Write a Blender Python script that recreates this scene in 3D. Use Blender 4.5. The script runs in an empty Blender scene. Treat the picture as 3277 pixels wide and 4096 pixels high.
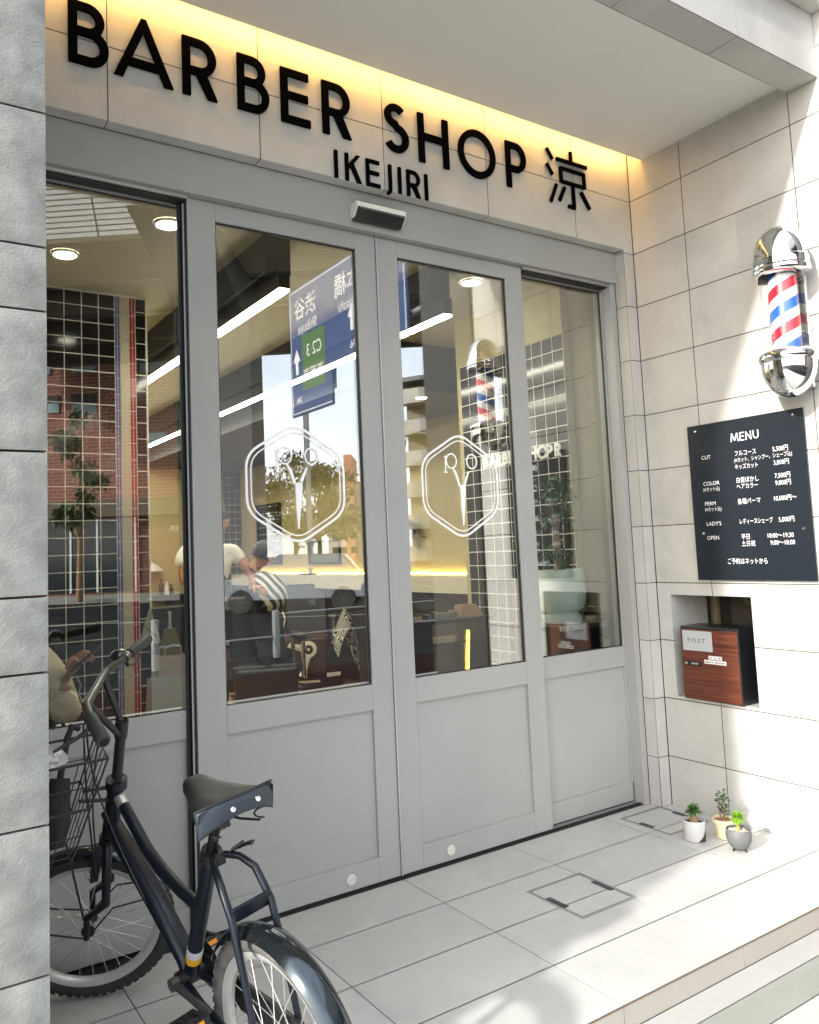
import bpy, bmesh, math, random
from mathutils import Vector, Matrix, Euler, Quaternion
random.seed(7)
PI = math.pi
scene = bpy.context.scene
COL = scene.collection
V = Vector
WM = {}            # world matrices of the things and parts (by object name)

# ------------------------------------------------------------------ materials
MATS = {}
def nodes_of(m):
    m.use_nodes = True
    return m.node_tree.nodes, m.node_tree.links
def principled(name, col, rough=.5, metal=0., spec=.5, coat=0., emis=None, estr=0., bump=None, var=None, alpha=None, trans=0., coords='Object'):
    """col linear rgb; var=(scale, amount, detail): value noise on colour; bump=(scale, strength, distance)"""
    if name in MATS: return MATS[name]
    m = bpy.data.materials.new(name); N, L = nodes_of(m)
    b = N['Principled BSDF']
    b.inputs['Base Color'].default_value = (*col, 1); b.inputs['Roughness'].default_value = rough
    b.inputs['Metallic'].default_value = metal; b.inputs['Specular IOR Level'].default_value = spec
    b.inputs['Coat Weight'].default_value = coat; b.inputs['Transmission Weight'].default_value = trans
    if emis: b.inputs['Emission Color'].default_value = (*emis, 1); b.inputs['Emission Strength'].default_value = estr
    tc = N.new('ShaderNodeTexCoord')
    if var:
        n = N.new('ShaderNodeTexNoise'); n.inputs['Scale'].default_value = var[0]; n.inputs['Detail'].default_value = var[2] if len(var) > 2 else 4
        L.new(tc.outputs[coords], n.inputs['Vector'])
        mr = N.new('ShaderNodeMapRange'); mr.inputs['From Min'].default_value = .3; mr.inputs['From Max'].default_value = .7
        mr.inputs['To Min'].default_value = 1 - var[1]; mr.inputs['To Max'].default_value = 1 + var[1]
        L.new(n.outputs['Fac'], mr.inputs['Value'])
        mx = N.new('ShaderNodeVectorMath'); mx.operation = 'SCALE'; mx.inputs[0].default_value = col
        L.new(mr.outputs[0], mx.inputs['Scale']); L.new(mx.outputs[0], b.inputs['Base Color'])
        mr2 = N.new('ShaderNodeMapRange'); mr2.inputs['To Min'].default_value = max(0, rough - .08); mr2.inputs['To Max'].default_value = min(1, rough + .08)
        L.new(n.outputs['Fac'], mr2.inputs['Value']); L.new(mr2.outputs[0], b.inputs['Roughness'])
    if bump:
        n2 = N.new('ShaderNodeTexNoise'); n2.inputs['Scale'].default_value = bump[0]; n2.inputs['Detail'].default_value = 6
        L.new(tc.outputs[coords], n2.inputs['Vector'])
        bp = N.new('ShaderNodeBump'); bp.inputs['Strength'].default_value = bump[1]; bp.inputs['Distance'].default_value = bump[2]
        L.new(n2.outputs['Fac'], bp.inputs['Height']); L.new(bp.outputs[0], b.inputs['Normal'])
    MATS[name] = m
    return m

def tile_stone(name, col, cell=(.6, .6, .3), amt=.05, rough=.55, cloud=.06, bump=.15, off=(0, 0, 0), stain=.07):
    """stone cladding: every tile its own tint, soft cloudy veins, fine grain"""
    m = bpy.data.materials.new(name); N, L = nodes_of(m); b = N['Principled BSDF']
    geo = N.new('ShaderNodeNewGeometry')
    add = N.new('ShaderNodeVectorMath'); add.operation = 'ADD'; add.inputs[1].default_value = off
    L.new(geo.outputs['Position'], add.inputs[0])
    dv = N.new('ShaderNodeVectorMath'); dv.operation = 'DIVIDE'; dv.inputs[1].default_value = cell
    L.new(add.outputs[0], dv.inputs[0])
    fl = N.new('ShaderNodeVectorMath'); fl.operation = 'FLOOR'; L.new(dv.outputs[0], fl.inputs[0])
    wn = N.new('ShaderNodeTexWhiteNoise'); wn.noise_dimensions = '3D'; L.new(fl.outputs[0], wn.inputs['Vector'])
    # shift noise per tile so the veins break at joints
    sc = N.new('ShaderNodeVectorMath'); sc.operation = 'SCALE'; sc.inputs['Scale'].default_value = 13.
    L.new(wn.outputs['Color'], sc.inputs[0])
    ad2 = N.new('ShaderNodeVectorMath'); ad2.operation = 'ADD'; L.new(geo.outputs['Position'], ad2.inputs[0]); L.new(sc.outputs[0], ad2.inputs[1])
    n = N.new('ShaderNodeTexNoise'); n.inputs['Scale'].default_value = 3.2; n.inputs['Detail'].default_value = 7; n.inputs['Roughness'].default_value = .62; n.inputs['Distortion'].default_value = .6
    L.new(ad2.outputs[0], n.inputs['Vector'])
    n3 = N.new('ShaderNodeTexNoise'); n3.inputs['Scale'].default_value = 120; n3.inputs['Detail'].default_value = 4
    L.new(ad2.outputs[0], n3.inputs['Vector'])
    def mr(src, lo, hi, a=.3, z=.7):
        r = N.new('ShaderNodeMapRange'); r.inputs['From Min'].default_value = a; r.inputs['From Max'].default_value = z
        r.inputs['To Min'].default_value = lo; r.inputs['To Max'].default_value = hi; L.new(src, r.inputs['Value']); return r.outputs[0]
    m1 = N.new('ShaderNodeMath'); m1.operation = 'MULTIPLY'; L.new(mr(wn.outputs['Value'], 1 - amt, 1 + amt, 0, 1), m1.inputs[0]); L.new(mr(n.outputs['Fac'], 1 - cloud, 1 + cloud), m1.inputs[1])
    m2 = N.new('ShaderNodeMath'); m2.operation = 'MULTIPLY'; L.new(m1.outputs[0], m2.inputs[0]); L.new(mr(n3.outputs['Fac'], .98, 1.02), m2.inputs[1])
    # foot and rain stains, sparse soft blots and a few specks of grit
    n4 = N.new('ShaderNodeTexNoise'); n4.inputs['Scale'].default_value = 4.5; n4.inputs['Detail'].default_value = 9; n4.inputs['Roughness'].default_value = .7; L.new(geo.outputs['Position'], n4.inputs['Vector'])
    n5 = N.new('ShaderNodeTexNoise'); n5.inputs['Scale'].default_value = 46; n5.inputs['Detail'].default_value = 2; L.new(geo.outputs['Position'], n5.inputs['Vector'])
    m3 = N.new('ShaderNodeMath'); m3.operation = 'MULTIPLY'; L.new(m2.outputs[0], m3.inputs[0]); L.new(mr(n4.outputs['Fac'], 1., 1-stain, .54, .74), m3.inputs[1])
    m4 = N.new('ShaderNodeMath'); m4.operation = 'MULTIPLY'; L.new(m3.outputs[0], m4.inputs[0]); L.new(mr(n5.outputs['Fac'], 1., 1-stain*1.6, .74, .78), m4.inputs[1]); m2 = m4
    s = N.new('ShaderNodeVectorMath'); s.operation = 'SCALE'; s.inputs[0].default_value = col; L.new(m2.outputs[0], s.inputs['Scale'])
    L.new(s.outputs[0], b.inputs['Base Color']); b.inputs['Roughness'].default_value = rough
    bp = N.new('ShaderNodeBump'); bp.inputs['Strength'].default_value = bump; bp.inputs['Distance'].default_value = .003
    L.new(n3.outputs['Fac'], bp.inputs['Height']); L.new(bp.outputs[0], b.inputs['Normal'])
    MATS[name] = m; return m

def glass_mat(name, refl=.1, tint=(.93, .95, .93)):
    m = bpy.data.materials.new(name); N, L = nodes_of(m); N.remove(N['Principled BSDF'])
    out = N['Material Output']; t = N.new('ShaderNodeBsdfTransparent'); t.inputs[0].default_value = (*tint, 1)
    g = N.new('ShaderNodeBsdfGlossy'); g.inputs['Roughness'].default_value = 0.0
    mx = N.new('ShaderNodeMixShader'); lw = N.new('ShaderNodeLayerWeight'); lw.inputs[0].default_value = .5; fr = N.new('ShaderNodeMath'); fr.operation = 'POWER'; fr.inputs[1].default_value = 5.; L.new(lw.outputs['Facing'], fr.inputs[0])
    # coated glazing: a few per cent more than plain fresnel
    ad = N.new('ShaderNodeMath'); ad.operation = 'ADD'; ad.inputs[1].default_value = refl; ad.use_clamp = True
    # faint waviness of large panes
    tc = N.new('ShaderNodeNewGeometry'); n = N.new('ShaderNodeTexNoise'); n.inputs['Scale'].default_value = 1.3; n.inputs['Detail'].default_value = 1
    L.new(tc.outputs['Position'], n.inputs['Vector'])
    bp = N.new('ShaderNodeBump'); bp.inputs['Strength'].default_value = .05; bp.inputs['Distance'].default_value = .003
    L.new(n.outputs['Fac'], bp.inputs['Height']); L.new(bp.outputs[0], g.inputs['Normal'])
    L.new(fr.outputs[0], ad.inputs[0]); L.new(ad.outputs[0], mx.inputs[0]); L.new(t.outputs[0], mx.inputs[1]); L.new(g.outputs[0], mx.inputs[2])
    L.new(mx.outputs[0], out.inputs['Surface']); MATS[name] = m; return m

def emit_mat(name, col, strength):
    m = bpy.data.materials.new(name); N, L = nodes_of(m); N.remove(N['Principled BSDF'])
    e = N.new('ShaderNodeEmission'); e.inputs[0].default_value = (*col, 1); e.inputs[1].default_value = strength
    L.new(e.outputs[0], N['Material Output'].inputs['Surface']); MATS[name] = m; return m

# ------------------------------------------------------------------ mesh builder
class MB:
    def __init__(s): s.v = []; s.f = []; s.mi = []; s.cur = 0
    def add(s, vs, fs):
        b = len(s.v); s.v += [tuple(v) for v in vs]
        for f in fs: s.f.append(tuple(b + i for i in f)); s.mi.append(s.cur)
        return s
    def box(s, x0, x1, y0, y1, z0, z1):
        if x0 > x1: x0, x1 = x1, x0
        if y0 > y1: y0, y1 = y1, y0
        if z0 > z1: z0, z1 = z1, z0
        return s.add([(x0,y0,z0),(x1,y0,z0),(x1,y1,z0),(x0,y1,z0),(x0,y0,z1),(x1,y0,z1),(x1,y1,z1),(x0,y1,z1)],
                     [(0,3,2,1),(4,5,6,7),(0,1,5,4),(1,2,6,5),(2,3,7,6),(3,0,4,7)])
    def hexa(s, p):   # 8 points: bottom ring 4, top ring 4
        return s.add(p, [(0,3,2,1),(4,5,6,7),(0,1,5,4),(1,2,6,5),(2,3,7,6),(3,0,4,7)])
    def obox(s, c, ax, ay, az, hx, hy, hz):
        c = V(c); ax, ay, az = V(ax).normalized()*hx, V(ay).normalized()*hy, V(az).normalized()*hz
        return s.hexa([c-ax-ay-az, c+ax-ay-az, c+ax+ay-az, c-ax+ay-az, c-ax-ay+az, c+ax-ay+az, c+ax+ay+az, c-ax+ay+az])
    def tube(s, pts, r, n=12, closed=False, caps=True, flat=None):
        pts = [V(p) for p in pts]; k = len(pts)
        rs = r if isinstance(r, (list, tuple)) else [r]*k
        prev = None; rings = []
        for i, p in enumerate(pts):
            if closed: t = (pts[(i+1) % k]-pts[i-1])
            else: t = pts[min(i+1, k-1)]-pts[max(i-1, 0)]
            t = t.normalized() if t.length > 1e-9 else V((0,0,1))
            if prev is None:
                a = V((0,0,1)) if abs(t.z) < .9 else V((1,0,0)); u = t.cross(a).normalized()
            else:
                u = (prev - t*prev.dot(t)); u = u.normalized() if u.length > 1e-6 else prev
            w = t.cross(u).normalized(); prev = u
            rings.append([p + (u*math.cos(2*PI*j/n) + w*math.sin(2*PI*j/n)*(flat or 1))*rs[i] for j in range(n)])
        vs = [q for rg in rings for q in rg]; fs = []
        m = k if closed else k-1
        for i in range(m):
            a, b = i*n, ((i+1) % k)*n
            for j in range(n): fs.append((a+j, a+(j+1) % n, b+(j+1) % n, b+j))
        if caps and not closed:
            fs.append(tuple(reversed(range(n)))); fs.append(tuple((k-1)*n+j for j in range(n)))
        return s.add(vs, fs)
    def lathe(s, prof, o=(0,0,0), n=32, axis=(0,0,1), u=None, caps=True):
        o = V(o); ax = V(axis).normalized(); a = V((0,0,1)) if abs(ax.z) < .9 else V((1,0,0))
        u = ax.cross(a).normalized(); w = ax.cross(u).normalized()
        vs = []; fs = []
        for (r, h) in prof:
            for j in range(n):
                t = 2*PI*j/n; vs.append(o + ax*h + (u*math.cos(t)+w*math.sin(t))*max(r, 1e-5))
        for i in range(len(prof)-1):
            for j in range(n):
                fs.append((i*n+j, i*n+(j+1) % n, (i+1)*n+(j+1) % n, (i+1)*n+j))
        if caps and prof[0][0] > 1e-4: fs.append(tuple(reversed(range(n))))
        if caps and prof[-1][0] > 1e-4: fs.append(tuple((len(prof)-1)*n+j for j in range(n)))
        return s.add(vs, fs)
    def sphere(s, c, r, n=16, m=10, sc=(1,1,1)):
        c = V(c); prof = [(math.sin(PI*i/m), -math.cos(PI*i/m)) for i in range(m+1)]
        vs = []; fs = []
        for (a, h) in prof:
            for j in range(n):
                t = 2*PI*j/n; vs.append((c.x+a*math.cos(t)*r*sc[0], c.y+a*math.sin(t)*r*sc[1], c.z+h*r*sc[2]))
        for i in range(m):
            for j in range(n): fs.append((i*n+j, i*n+(j+1) % n, (i+1)*n+(j+1) % n, (i+1)*n+j))
        return s.add(vs, fs)
    def prism(s, outline, O, ux, uy, nrm, d):
        """outline 2D in (ux,uy) from O, extruded by d along nrm; front at O+nrm*d"""
        O, ux, uy, nrm = V(O), V(ux), V(uy), V(nrm); k = len(outline)
        a = [O+ux*p[0]+uy*p[1] for p in outline]; b = [p+nrm*d for p in a]
        fs = [tuple(reversed(range(k))), tuple(range(k, 2*k))]
        for i in range(k): fs.append((i, (i+1) % k, k+(i+1) % k, k+i))
        return s.add(a+b, fs)
    def quad(s, a, b, c, d): return s.add([a,b,c,d], [(0,1,2,3)])
    def rots(s, M): s.v = [tuple(M @ V(v)) for v in s.v]; return s

def mesh_from(mb, name, mats, smooth=False, recalc=True, merge=True):
    me = bpy.data.meshes.new(name); me.from_pydata(mb.v, [], mb.f); 
    for m in (mats if isinstance(mats, (list, tuple)) else [mats]): me.materials.append(m)
    me.polygons.foreach_set('material_index', mb.mi)
    bm = bmesh.new(); bm.from_mesh(me)
    if merge: bmesh.ops.remove_doubles(bm, verts=bm.verts, dist=1e-6)
    if recalc: bmesh.ops.recalc_face_normals(bm, faces=bm.faces)
    bm.to_mesh(me); bm.free()
    if smooth is not False and smooth is not None:
        me.polygons.foreach_set('use_smooth', [True]*len(me.polygons))
        ang = math.radians(smooth if smooth is not True and smooth > 1 else 40)
        try: me.set_sharp_from_angle(angle=ang)
        except Exception: pass
    return me

def tag(o, label=None, cat=None, group=None, kind=None):
    if label: o['label'] = label
    if cat: o['category'] = cat
    if group: o['group'] = group
    if kind: o['kind'] = kind
    return o
def thing(name, label, cat, loc=(0,0,0), rot=None, group=None, kind=None):
    o = bpy.data.objects.new(name, None); COL.objects.link(o); o.empty_display_size = .1
    M = Matrix.Translation(V(loc)) @ (rot if rot is not None else Matrix.Identity(4))
    o.matrix_world = M; WM[o.name] = M
    return tag(o, label, cat, group, kind)
def part(name, mb, mats, parent=None, smooth=False, bevel=0, local=False, recalc=True, merge=True, label=None, kind=None, seg=2):
    """mesh object; geometry in world coords unless local"""
    me = mb if isinstance(mb, bpy.types.Mesh) else mesh_from(mb, name, mats, smooth, recalc, merge)
    o = bpy.data.objects.new(name, me); COL.objects.link(o)
    if parent:
        PM = WM[parent.name]
        if not local: me.transform(PM.inverted())
        o.parent = parent; WM[o.name] = PM
    else:
        if not local and len(me.vertices):
            xs = [v.co for v in me.vertices]; c = V(((min(p.x for p in xs)+max(p.x for p in xs))/2, (min(p.y for p in xs)+max(p.y for p in xs))/2, min(p.z for p in xs)))
            me.transform(Matrix.Translation(-c)); o.location = c; WM[o.name] = Matrix.Translation(c)
        else: WM[o.name] = Matrix.Identity(4)
    if bevel:
        b = o.modifiers.new('bevel', 'BEVEL'); b.width = bevel; b.segments = seg; b.limit_method = 'ANGLE'; b.angle_limit = .6
        b.harden_normals = True
        me.polygons.foreach_set('use_smooth', [True]*len(me.polygons))
    if label: o['label'] = label
    if kind: o['kind'] = kind
    return o
def single(name, mb, mats, label, cat, group=None, kind=None, **k):
    o = part(name, mb, mats, None, **k); return tag(o, label, cat, group, kind)
def dup(o, parent=None, M=None, label=None):
    c = o.copy(); COL.objects.link(c)
    if parent is not None: c.parent = parent; WM[c.name] = WM[parent.name]
    else:
        if M is not None: c.matrix_world = M; WM[c.name] = M
        if label: c['label'] = label
    for ch in [x for x in bpy.data.objects if x.parent == o]: dup(ch, c)
    return c

# rectangle minus rectangles -> list of rectangles
def cut_rect(r, holes):
    out = [r]
    for (a0, a1, b0, b1) in holes:
        nxt = []
        for (p0, p1, q0, q1) in out:
            if a0 >= p1 or a1 <= p0 or b0 >= q1 or b1 <= q0: nxt.append((p0, p1, q0, q1)); continue
            if a0 > p0: nxt.append((p0, a0, q0, q1))
            if a1 < p1: nxt.append((a1, p1, q0, q1))
            m0, m1 = max(a0, p0), min(a1, p1)
            if b0 > q0: nxt.append((m0, m1, q0, b0))
            if b1 < q1: nxt.append((m0, m1, b1, q1))
        out = nxt
    return out
def tiled(mb, us, vs, place, gap=.004, th=.02, holes=(), backing=True):
    """us, vs joint positions; place(u,v,w) -> xyz with w=0 the front face, w>0 into the wall. material 0 tiles, 1 grout"""
    h = gap/2
    for i in range(len(us)-1):
        for j in range(len(vs)-1):
            for (a, b, c, d) in cut_rect((us[i]+h, us[i+1]-h, vs[j]+h, vs[j+1]-h), holes):
                mb.cur = 0
                p = [place(u, v, w) for w in (0, th) for (u, v) in ((a, c), (b, c), (b, d), (a, d))]
                mb.add(p, [(0,1,2,3), (0,4,5,1), (1,5,6,2), (2,6,7,3), (3,7,4,0)])
    if backing:
        mb.cur = 1
        for (a, b, c, d) in cut_rect((us[0], us[-1], vs[0], vs[-1]), holes):
            mb.add([place(u, v, .0018) for (u, v) in ((a, c), (b, c), (b, d), (a, d))], [(0,1,2,3)])
    mb.cur = 0
    return mb

# stroke lettering ------------------------------------------------------------
def arc(cx, cy, rx, ry, a0, a1, n=18):
    return [(cx+rx*math.cos(math.radians(a0+(a1-a0)*i/n)), cy+ry*math.sin(math.radians(a0+(a1-a0)*i/n))) for i in range(n+1)]
def strip(pl, t, closed=False):
    """mitred outline left/right of a polyline"""
    k = len(pl); L_, R_ = [], []
    for i in range(k):
        p = V(pl[i])
        if closed: a, b = V(pl[i-1]), V(pl[(i+1) % k])
        else: a, b = V(pl[max(i-1, 0)]), V(pl[min(i+1, k-1)])
        d1 = (p-a); d2 = (b-p)
        if d1.length < 1e-9: d1 = d2
        if d2.length < 1e-9: d2 = d1
        d1.normalize(); d2.normalize(); n1 = V((-d1.y, d1.x)); n2 = V((-d2.y, d2.x)); m = (n1+n2)
        m = m.normalized() if m.length > 1e-6 else n1
        w = t/2/max(.35, m.dot(n1)); L_.append(p+m*w); R_.append(p-m*w)
    return L_, R_
def strokes(mb, polylines, t, O, ux, uy, nrm, d, scale=1., step=.0003):
    O, ux, uy, nrm = V(O), V(ux), V(uy), V(nrm)
    for q, pl in enumerate(polylines):
        closed = False
        if pl[0] == 'poly':
            mb.prism([(p[0]*scale, p[1]*scale) for p in pl[1]], O, ux, uy, nrm, d+q*step); continue
        if pl[0] == 'c': closed = True; pl = pl[1]
        tt = t
        if isinstance(pl, dict): tt = pl['t']; pl = pl['p']
        Lp, Rp = strip([V(p) for p in pl], tt/scale if scale else tt, closed)
        dd = d + q*step; k = len(Lp)
        f = lambda p, w: O+ux*(p.x*scale)+uy*(p.y*scale)+nrm*w
        vs = [f(p, dd) for p in Lp]+[f(p, dd) for p in Rp]+[f(p, 0) for p in Lp]+[f(p, 0) for p in Rp]
        fs = []; m = k if closed else k-1
        for i in range(m):
            j = (i+1) % k
            fs += [(i, k+i, k+j, j), (2*k+i, 2*k+j, 3*k+j, 3*k+i), (i, j, 2*k+j, 2*k+i), (k+i, 3*k+i, 3*k+j, k+j)]
        if not closed: fs += [(0, 2*k, 3*k, k), (k-1, 2*k-1, 4*k-1, 3*k-1)]
        mb.add(vs, fs)
    return mb
# geometric sans capitals, unit height, skeleton inside a stroke of width s (fraction of cap height)
def glyph(ch, s=.18):
    h = s/2; T = 1-h; 
    if ch == 'B': return [[(h,0),(h,1)], [(h,T),(.30,T)]+arc(.30,.755,.195,.755-.51,90,-90,14)[0:0]+arc(.30,(T+.53)/2,.20,(T-.53)/2,90,-90,14)+[(h,.53)], [(h,.53),(.33,.53)]+arc(.33,(.53+h)/2,.235,(.53-h)/2,90,-90,16)+[(h,h)]]
    if ch == 'A': return [('poly', [(0,0),(s*1.06,0),(.475,.80),(.475,1.04),(.435,1.04)]), ('poly', [(.95,0),(.515,1.04),(.475,1.04),(.475,.80),(.95-s*1.06,0)]), [(.22,.275),(.73,.275)]]
    if ch == 'R': return [[(h,0),(h,1)], [(h,T),(.30,T)]+arc(.30,(T+.44)/2,.225,(T-.44)/2,90,-90,16)+[(h,.44)], ('poly', [(.19,.46),(.44,0),(.44+s*1.2,0),(.40,.46)])]
    if ch == 'E': return [[(h,0),(h,1)], [(h,T),(.56,T)], [(h,.515),(.54,.515)], [(h,h),(.58,h)]]
    if ch == 'S': return [arc(.30,.755,.20,.755-.755+.165,20,270,16)[:]+arc(.30,.29-.0,.225,.205,90,-150,18)] 
    if ch == 'H': return [[(h,0),(h,1)], [(.665,0),(.665,1)], [(h,.54),(.665,.54)]]
    if ch == 'O': return [('c', arc(.52,.5,.44,.44,0,345,30))]
    if ch == 'P': return [[(h,0),(h,1)], [(h,T),(.30,T)]+arc(.30,(T+.42)/2,.235,(T-.42)/2,90,-90,16)+[(h,.42)]]
    if ch == 'I': return [[(h,0),(h,1)]]
    if ch == 'K': return [[(h,0),(h,1)], ('poly', [(.12,.40),(.12,.62),(.46,1),(.46+s*1.3,1)]), ('poly', [(.20,.56),(.49,0),(.49+s*1.25,0),(.33,.68)])]
    if ch == 'J': return [[(.30,1),(.30,.10)]+arc(.10,.10,.20,.22,0,-75,8)]
    if ch == 'M': return [[(.05,0),(.17,1)], [(.17,1),(.5,.12)], [(.5,.12),(.83,1)], [(.83,1),(.95,0)]]
    if ch == 'N': return [[(h,0),(h,1)], [(h,.95),(.66,.05)], [(.66,0),(.66,1)]]
    if ch == 'U': return [[(h,1),(h,.33)]+arc(.36,.33,.27,.24,180,360,14)+[(.63,1)]]
    if ch == 'T': return [[(.0,T),(.5,T)], [(.25,0),(.25,1)]]
    if ch == 'C': return [arc(.5,.5,.42,.41,50,310,22)]
    if ch == 'L': return [[(h,0),(h,1)], [(h,h),(.45,h)]]
    return []
def S_glyph(s=.18):
    top = arc(.285, .755-.01, .175, .165, 35, 265, 16); bot = arc(.285, .30, .21, .215, 82, -150, 18)
    return [top+bot]
_old = glyph
def glyph(ch, s=.18):
    return S_glyph(s) if ch == 'S' else _old(ch, s)

def text_mesh(body, size, O, ux, uy, name='text', align='LEFT', shear=0, sx=1.):
    """flat filled lettering laid on a surface: O baseline origin, ux reading direction, uy up"""
    cu = bpy.data.curves.new('tmp', 'FONT'); cu.body = body; cu.size = size; cu.align_x = align; cu.resolution_u = 3
    ob = bpy.data.objects.new('tmp', cu); COL.objects.link(ob); bpy.context.view_layer.update()
    me = bpy.data.meshes.new_from_object(ob.evaluated_get(bpy.context.evaluated_depsgraph_get()))
    bpy.data.objects.remove(ob); bpy.data.curves.remove(cu)
    O, ux, uy = V(O), V(ux).normalized()*sx, V(uy).normalized()
    vs = [O+ux*v.co.x+uy*v.co.y for v in me.vertices]; fs = [tuple(p.vertices) for p in me.polygons]
    bpy.data.meshes.remove(me); return vs, fs
def put_text(mb, body, size, O, ux, uy, align='LEFT', sx=1., bold=0.):
    vs, fs = text_mesh(body, size, O, ux, uy, align=align, sx=sx)
    mb.add(vs, fs)
    return mb

def skin_body(name, pts, edges, mat, parent=None, root=0, sub=2, local=False):
    """continuous figure from a jointed skeleton: pts {key:(xyz, rx[, ry])}"""
    keys = list(pts); me = bpy.data.meshes.new('tmp'); me.from_pydata([pts[k][0] for k in keys], [(keys.index(a), keys.index(b)) for a, b in edges], [])
    ob = bpy.data.objects.new('tmp', me); COL.objects.link(ob)
    sk = ob.modifiers.new('s', 'SKIN'); sk.branch_smoothing = .6; sk.use_smooth_shade = True
    for i, k in enumerate(keys):
        sv = me.skin_vertices[0].data[i]; r = pts[k][1:]; sv.radius = (r[0], r[1] if len(r) > 1 else r[0]); sv.use_root = (i == root)
    ss = ob.modifiers.new('u', 'SUBSURF'); ss.levels = sub; ss.render_levels = sub
    bpy.context.view_layer.update(); dg = bpy.context.evaluated_depsgraph_get()
    m2 = bpy.data.meshes.new_from_object(ob.evaluated_get(dg)); bpy.data.objects.remove(ob)
    m2.name = name; m2.materials.clear(); m2.materials.append(mat)
    m2.polygons.foreach_set('use_smooth', [True]*len(m2.polygons))
    m2.validate()
    return part(name, m2, mat, parent, local=local)
# ================================================================= materials of the place
stone = tile_stone('beige_stone', (.49, .483, .455), cell=(.6, .6, .3), off=(0, .015, .052), amt=.07, cloud=.10, rough=.5, stain=.12)
stone_floor = tile_stone('floor_stone', (.47, .472, .45), cell=(.6, .2876, 50), off=(0, .207, 10), amt=.06, cloud=.09, rough=.42, bump=.1, stain=.16)
grout = principled('grout', (.11, .085, .06), rough=.9)
grout_f = principled('grout_floor', (.12, .105, .09), rough=.9)
white_paint = principled('soffit_paint', (.72, .72, .68), rough=.75, var=(2., .02), bump=(180, .08, .002))
door_paint = principled('door_paint', (.355, .355, .338), rough=.38, var=(1.6, .06, 9), bump=(420, .04, .001))
door_dark = principled('gasket', (.012, .012, .013), rough=.5)
alu = principled('aluminium', (.62, .62, .6), rough=.35, metal=.8)
alu_dull = principled('aluminium_dull', (.33, .35, .36), rough=.4, metal=.5)
black_letter = principled('letter_black', (.003, .003, .0035), rough=.9, spec=.0)
white_vinyl = principled('white_vinyl', (.93, .93, .92), rough=.5)
glass = glass_mat('window_glass', refl=.25)
steel = principled('chrome', (.82, .82, .82), rough=.06, metal=1.)
rock = principled('split_stone', (.205, .213, .20), rough=.85, var=(16, .26, 12))
# rough quarry face: layered bump
def rock_bump(m):
    N, L = nodes_of(m); b = N['Principled BSDF']; g = N.new('ShaderNodeNewGeometry')
    mp = N.new('ShaderNodeMapping'); mp.inputs['Scale'].default_value = (1, 1, 1.5); L.new(g.outputs['Position'], mp.inputs['Vector'])
    n1 = N.new('ShaderNodeTexNoise'); n1.inputs['Scale'].default_value = 38; n1.inputs['Detail'].default_value = 10; n1.inputs['Roughness'].default_value = .65; n1.inputs['Distortion'].default_value = .25
    n2 = N.new('ShaderNodeTexNoise'); n2.inputs['Scale'].default_value = 170; n2.inputs['Detail'].default_value = 6
    L.new(mp.outputs[0], n1.inputs['Vector']); L.new(mp.outputs[0], n2.inputs['Vector'])
    a = N.new('ShaderNodeBump'); a.inputs['Strength'].default_value = .38; a.inputs['Distance'].default_value = .005; L.new(n1.outputs['Fac'], a.inputs['Height'])
    c = N.new('ShaderNodeBump'); c.inputs['Strength'].default_value = .35; c.inputs['Distance'].default_value = .004; L.new(n2.outputs['Fac'], c.inputs['Height']); L.new(a.outputs[0], c.inputs['Normal'])
    L.new(c.outputs[0], b.inputs['Normal'])
rock_bump(rock)

X0 = 1.6406; ZM = 3.248
ROWS = [-.075, .248, .548, .848, 1.148, 1.448, 1.748, 2.048, 2.348, 2.648, 2.948, 3.248, 3.548, 3.848]
B = thing('shop_building', 'beige stone shop building with a recessed porch and grey sliding doors', 'building', (0, 0, 0))

# sign wall, jambs, lintel underside
mb = MB()
tiled(mb, [-2.4, -1.8, -1.2, -.6, 0, .6, 1.2, X0], ROWS[1:] , lambda u, v, w: (u, w, v), holes=[(-3, 1.565, -1, 2.9652)], gap=.0045)
tiled(mb, [1.563, X0], [0, .248], lambda u, v, w: (u, w, v), holes=[])
tiled(mb, [-2.4, -1.8, -1.2, -.6, 0, .6, 1.2, 1.563], [.004, .059], lambda u, v, w: (u, v, 2.9635+w))
tiled(mb, [.004, .074], [0]+ROWS[1:11]+[2.961], lambda u, v, w: (1.563+w, u, v))
part('sign_wall', mb, [stone, grout], B)
mb = MB()   # core behind the cladding
mb.box(-2.4, 1.70, .03, .20, 2.985, 3.85); mb.box(1.585, 1.70, .03, .20, 0, 2.985)
part('wall_core', mb, [grout], B)

# side wall with the niche for the post box
NY0, NY1, NZ0, NZ1 = -.535, -.083, .565, 1.085
mb = MB()
hole = (NY0, NY1, NZ0, NZ1)
tiled(mb, [-1.14, -.915, -.3306, -.002], ROWS, lambda u, v, w: (X0+w, u, v), holes=[hole], gap=.0052)
tiled(mb, [X0+.001, 2.24], ROWS, lambda u, v, w: (u, -1.14+w, v))
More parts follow.
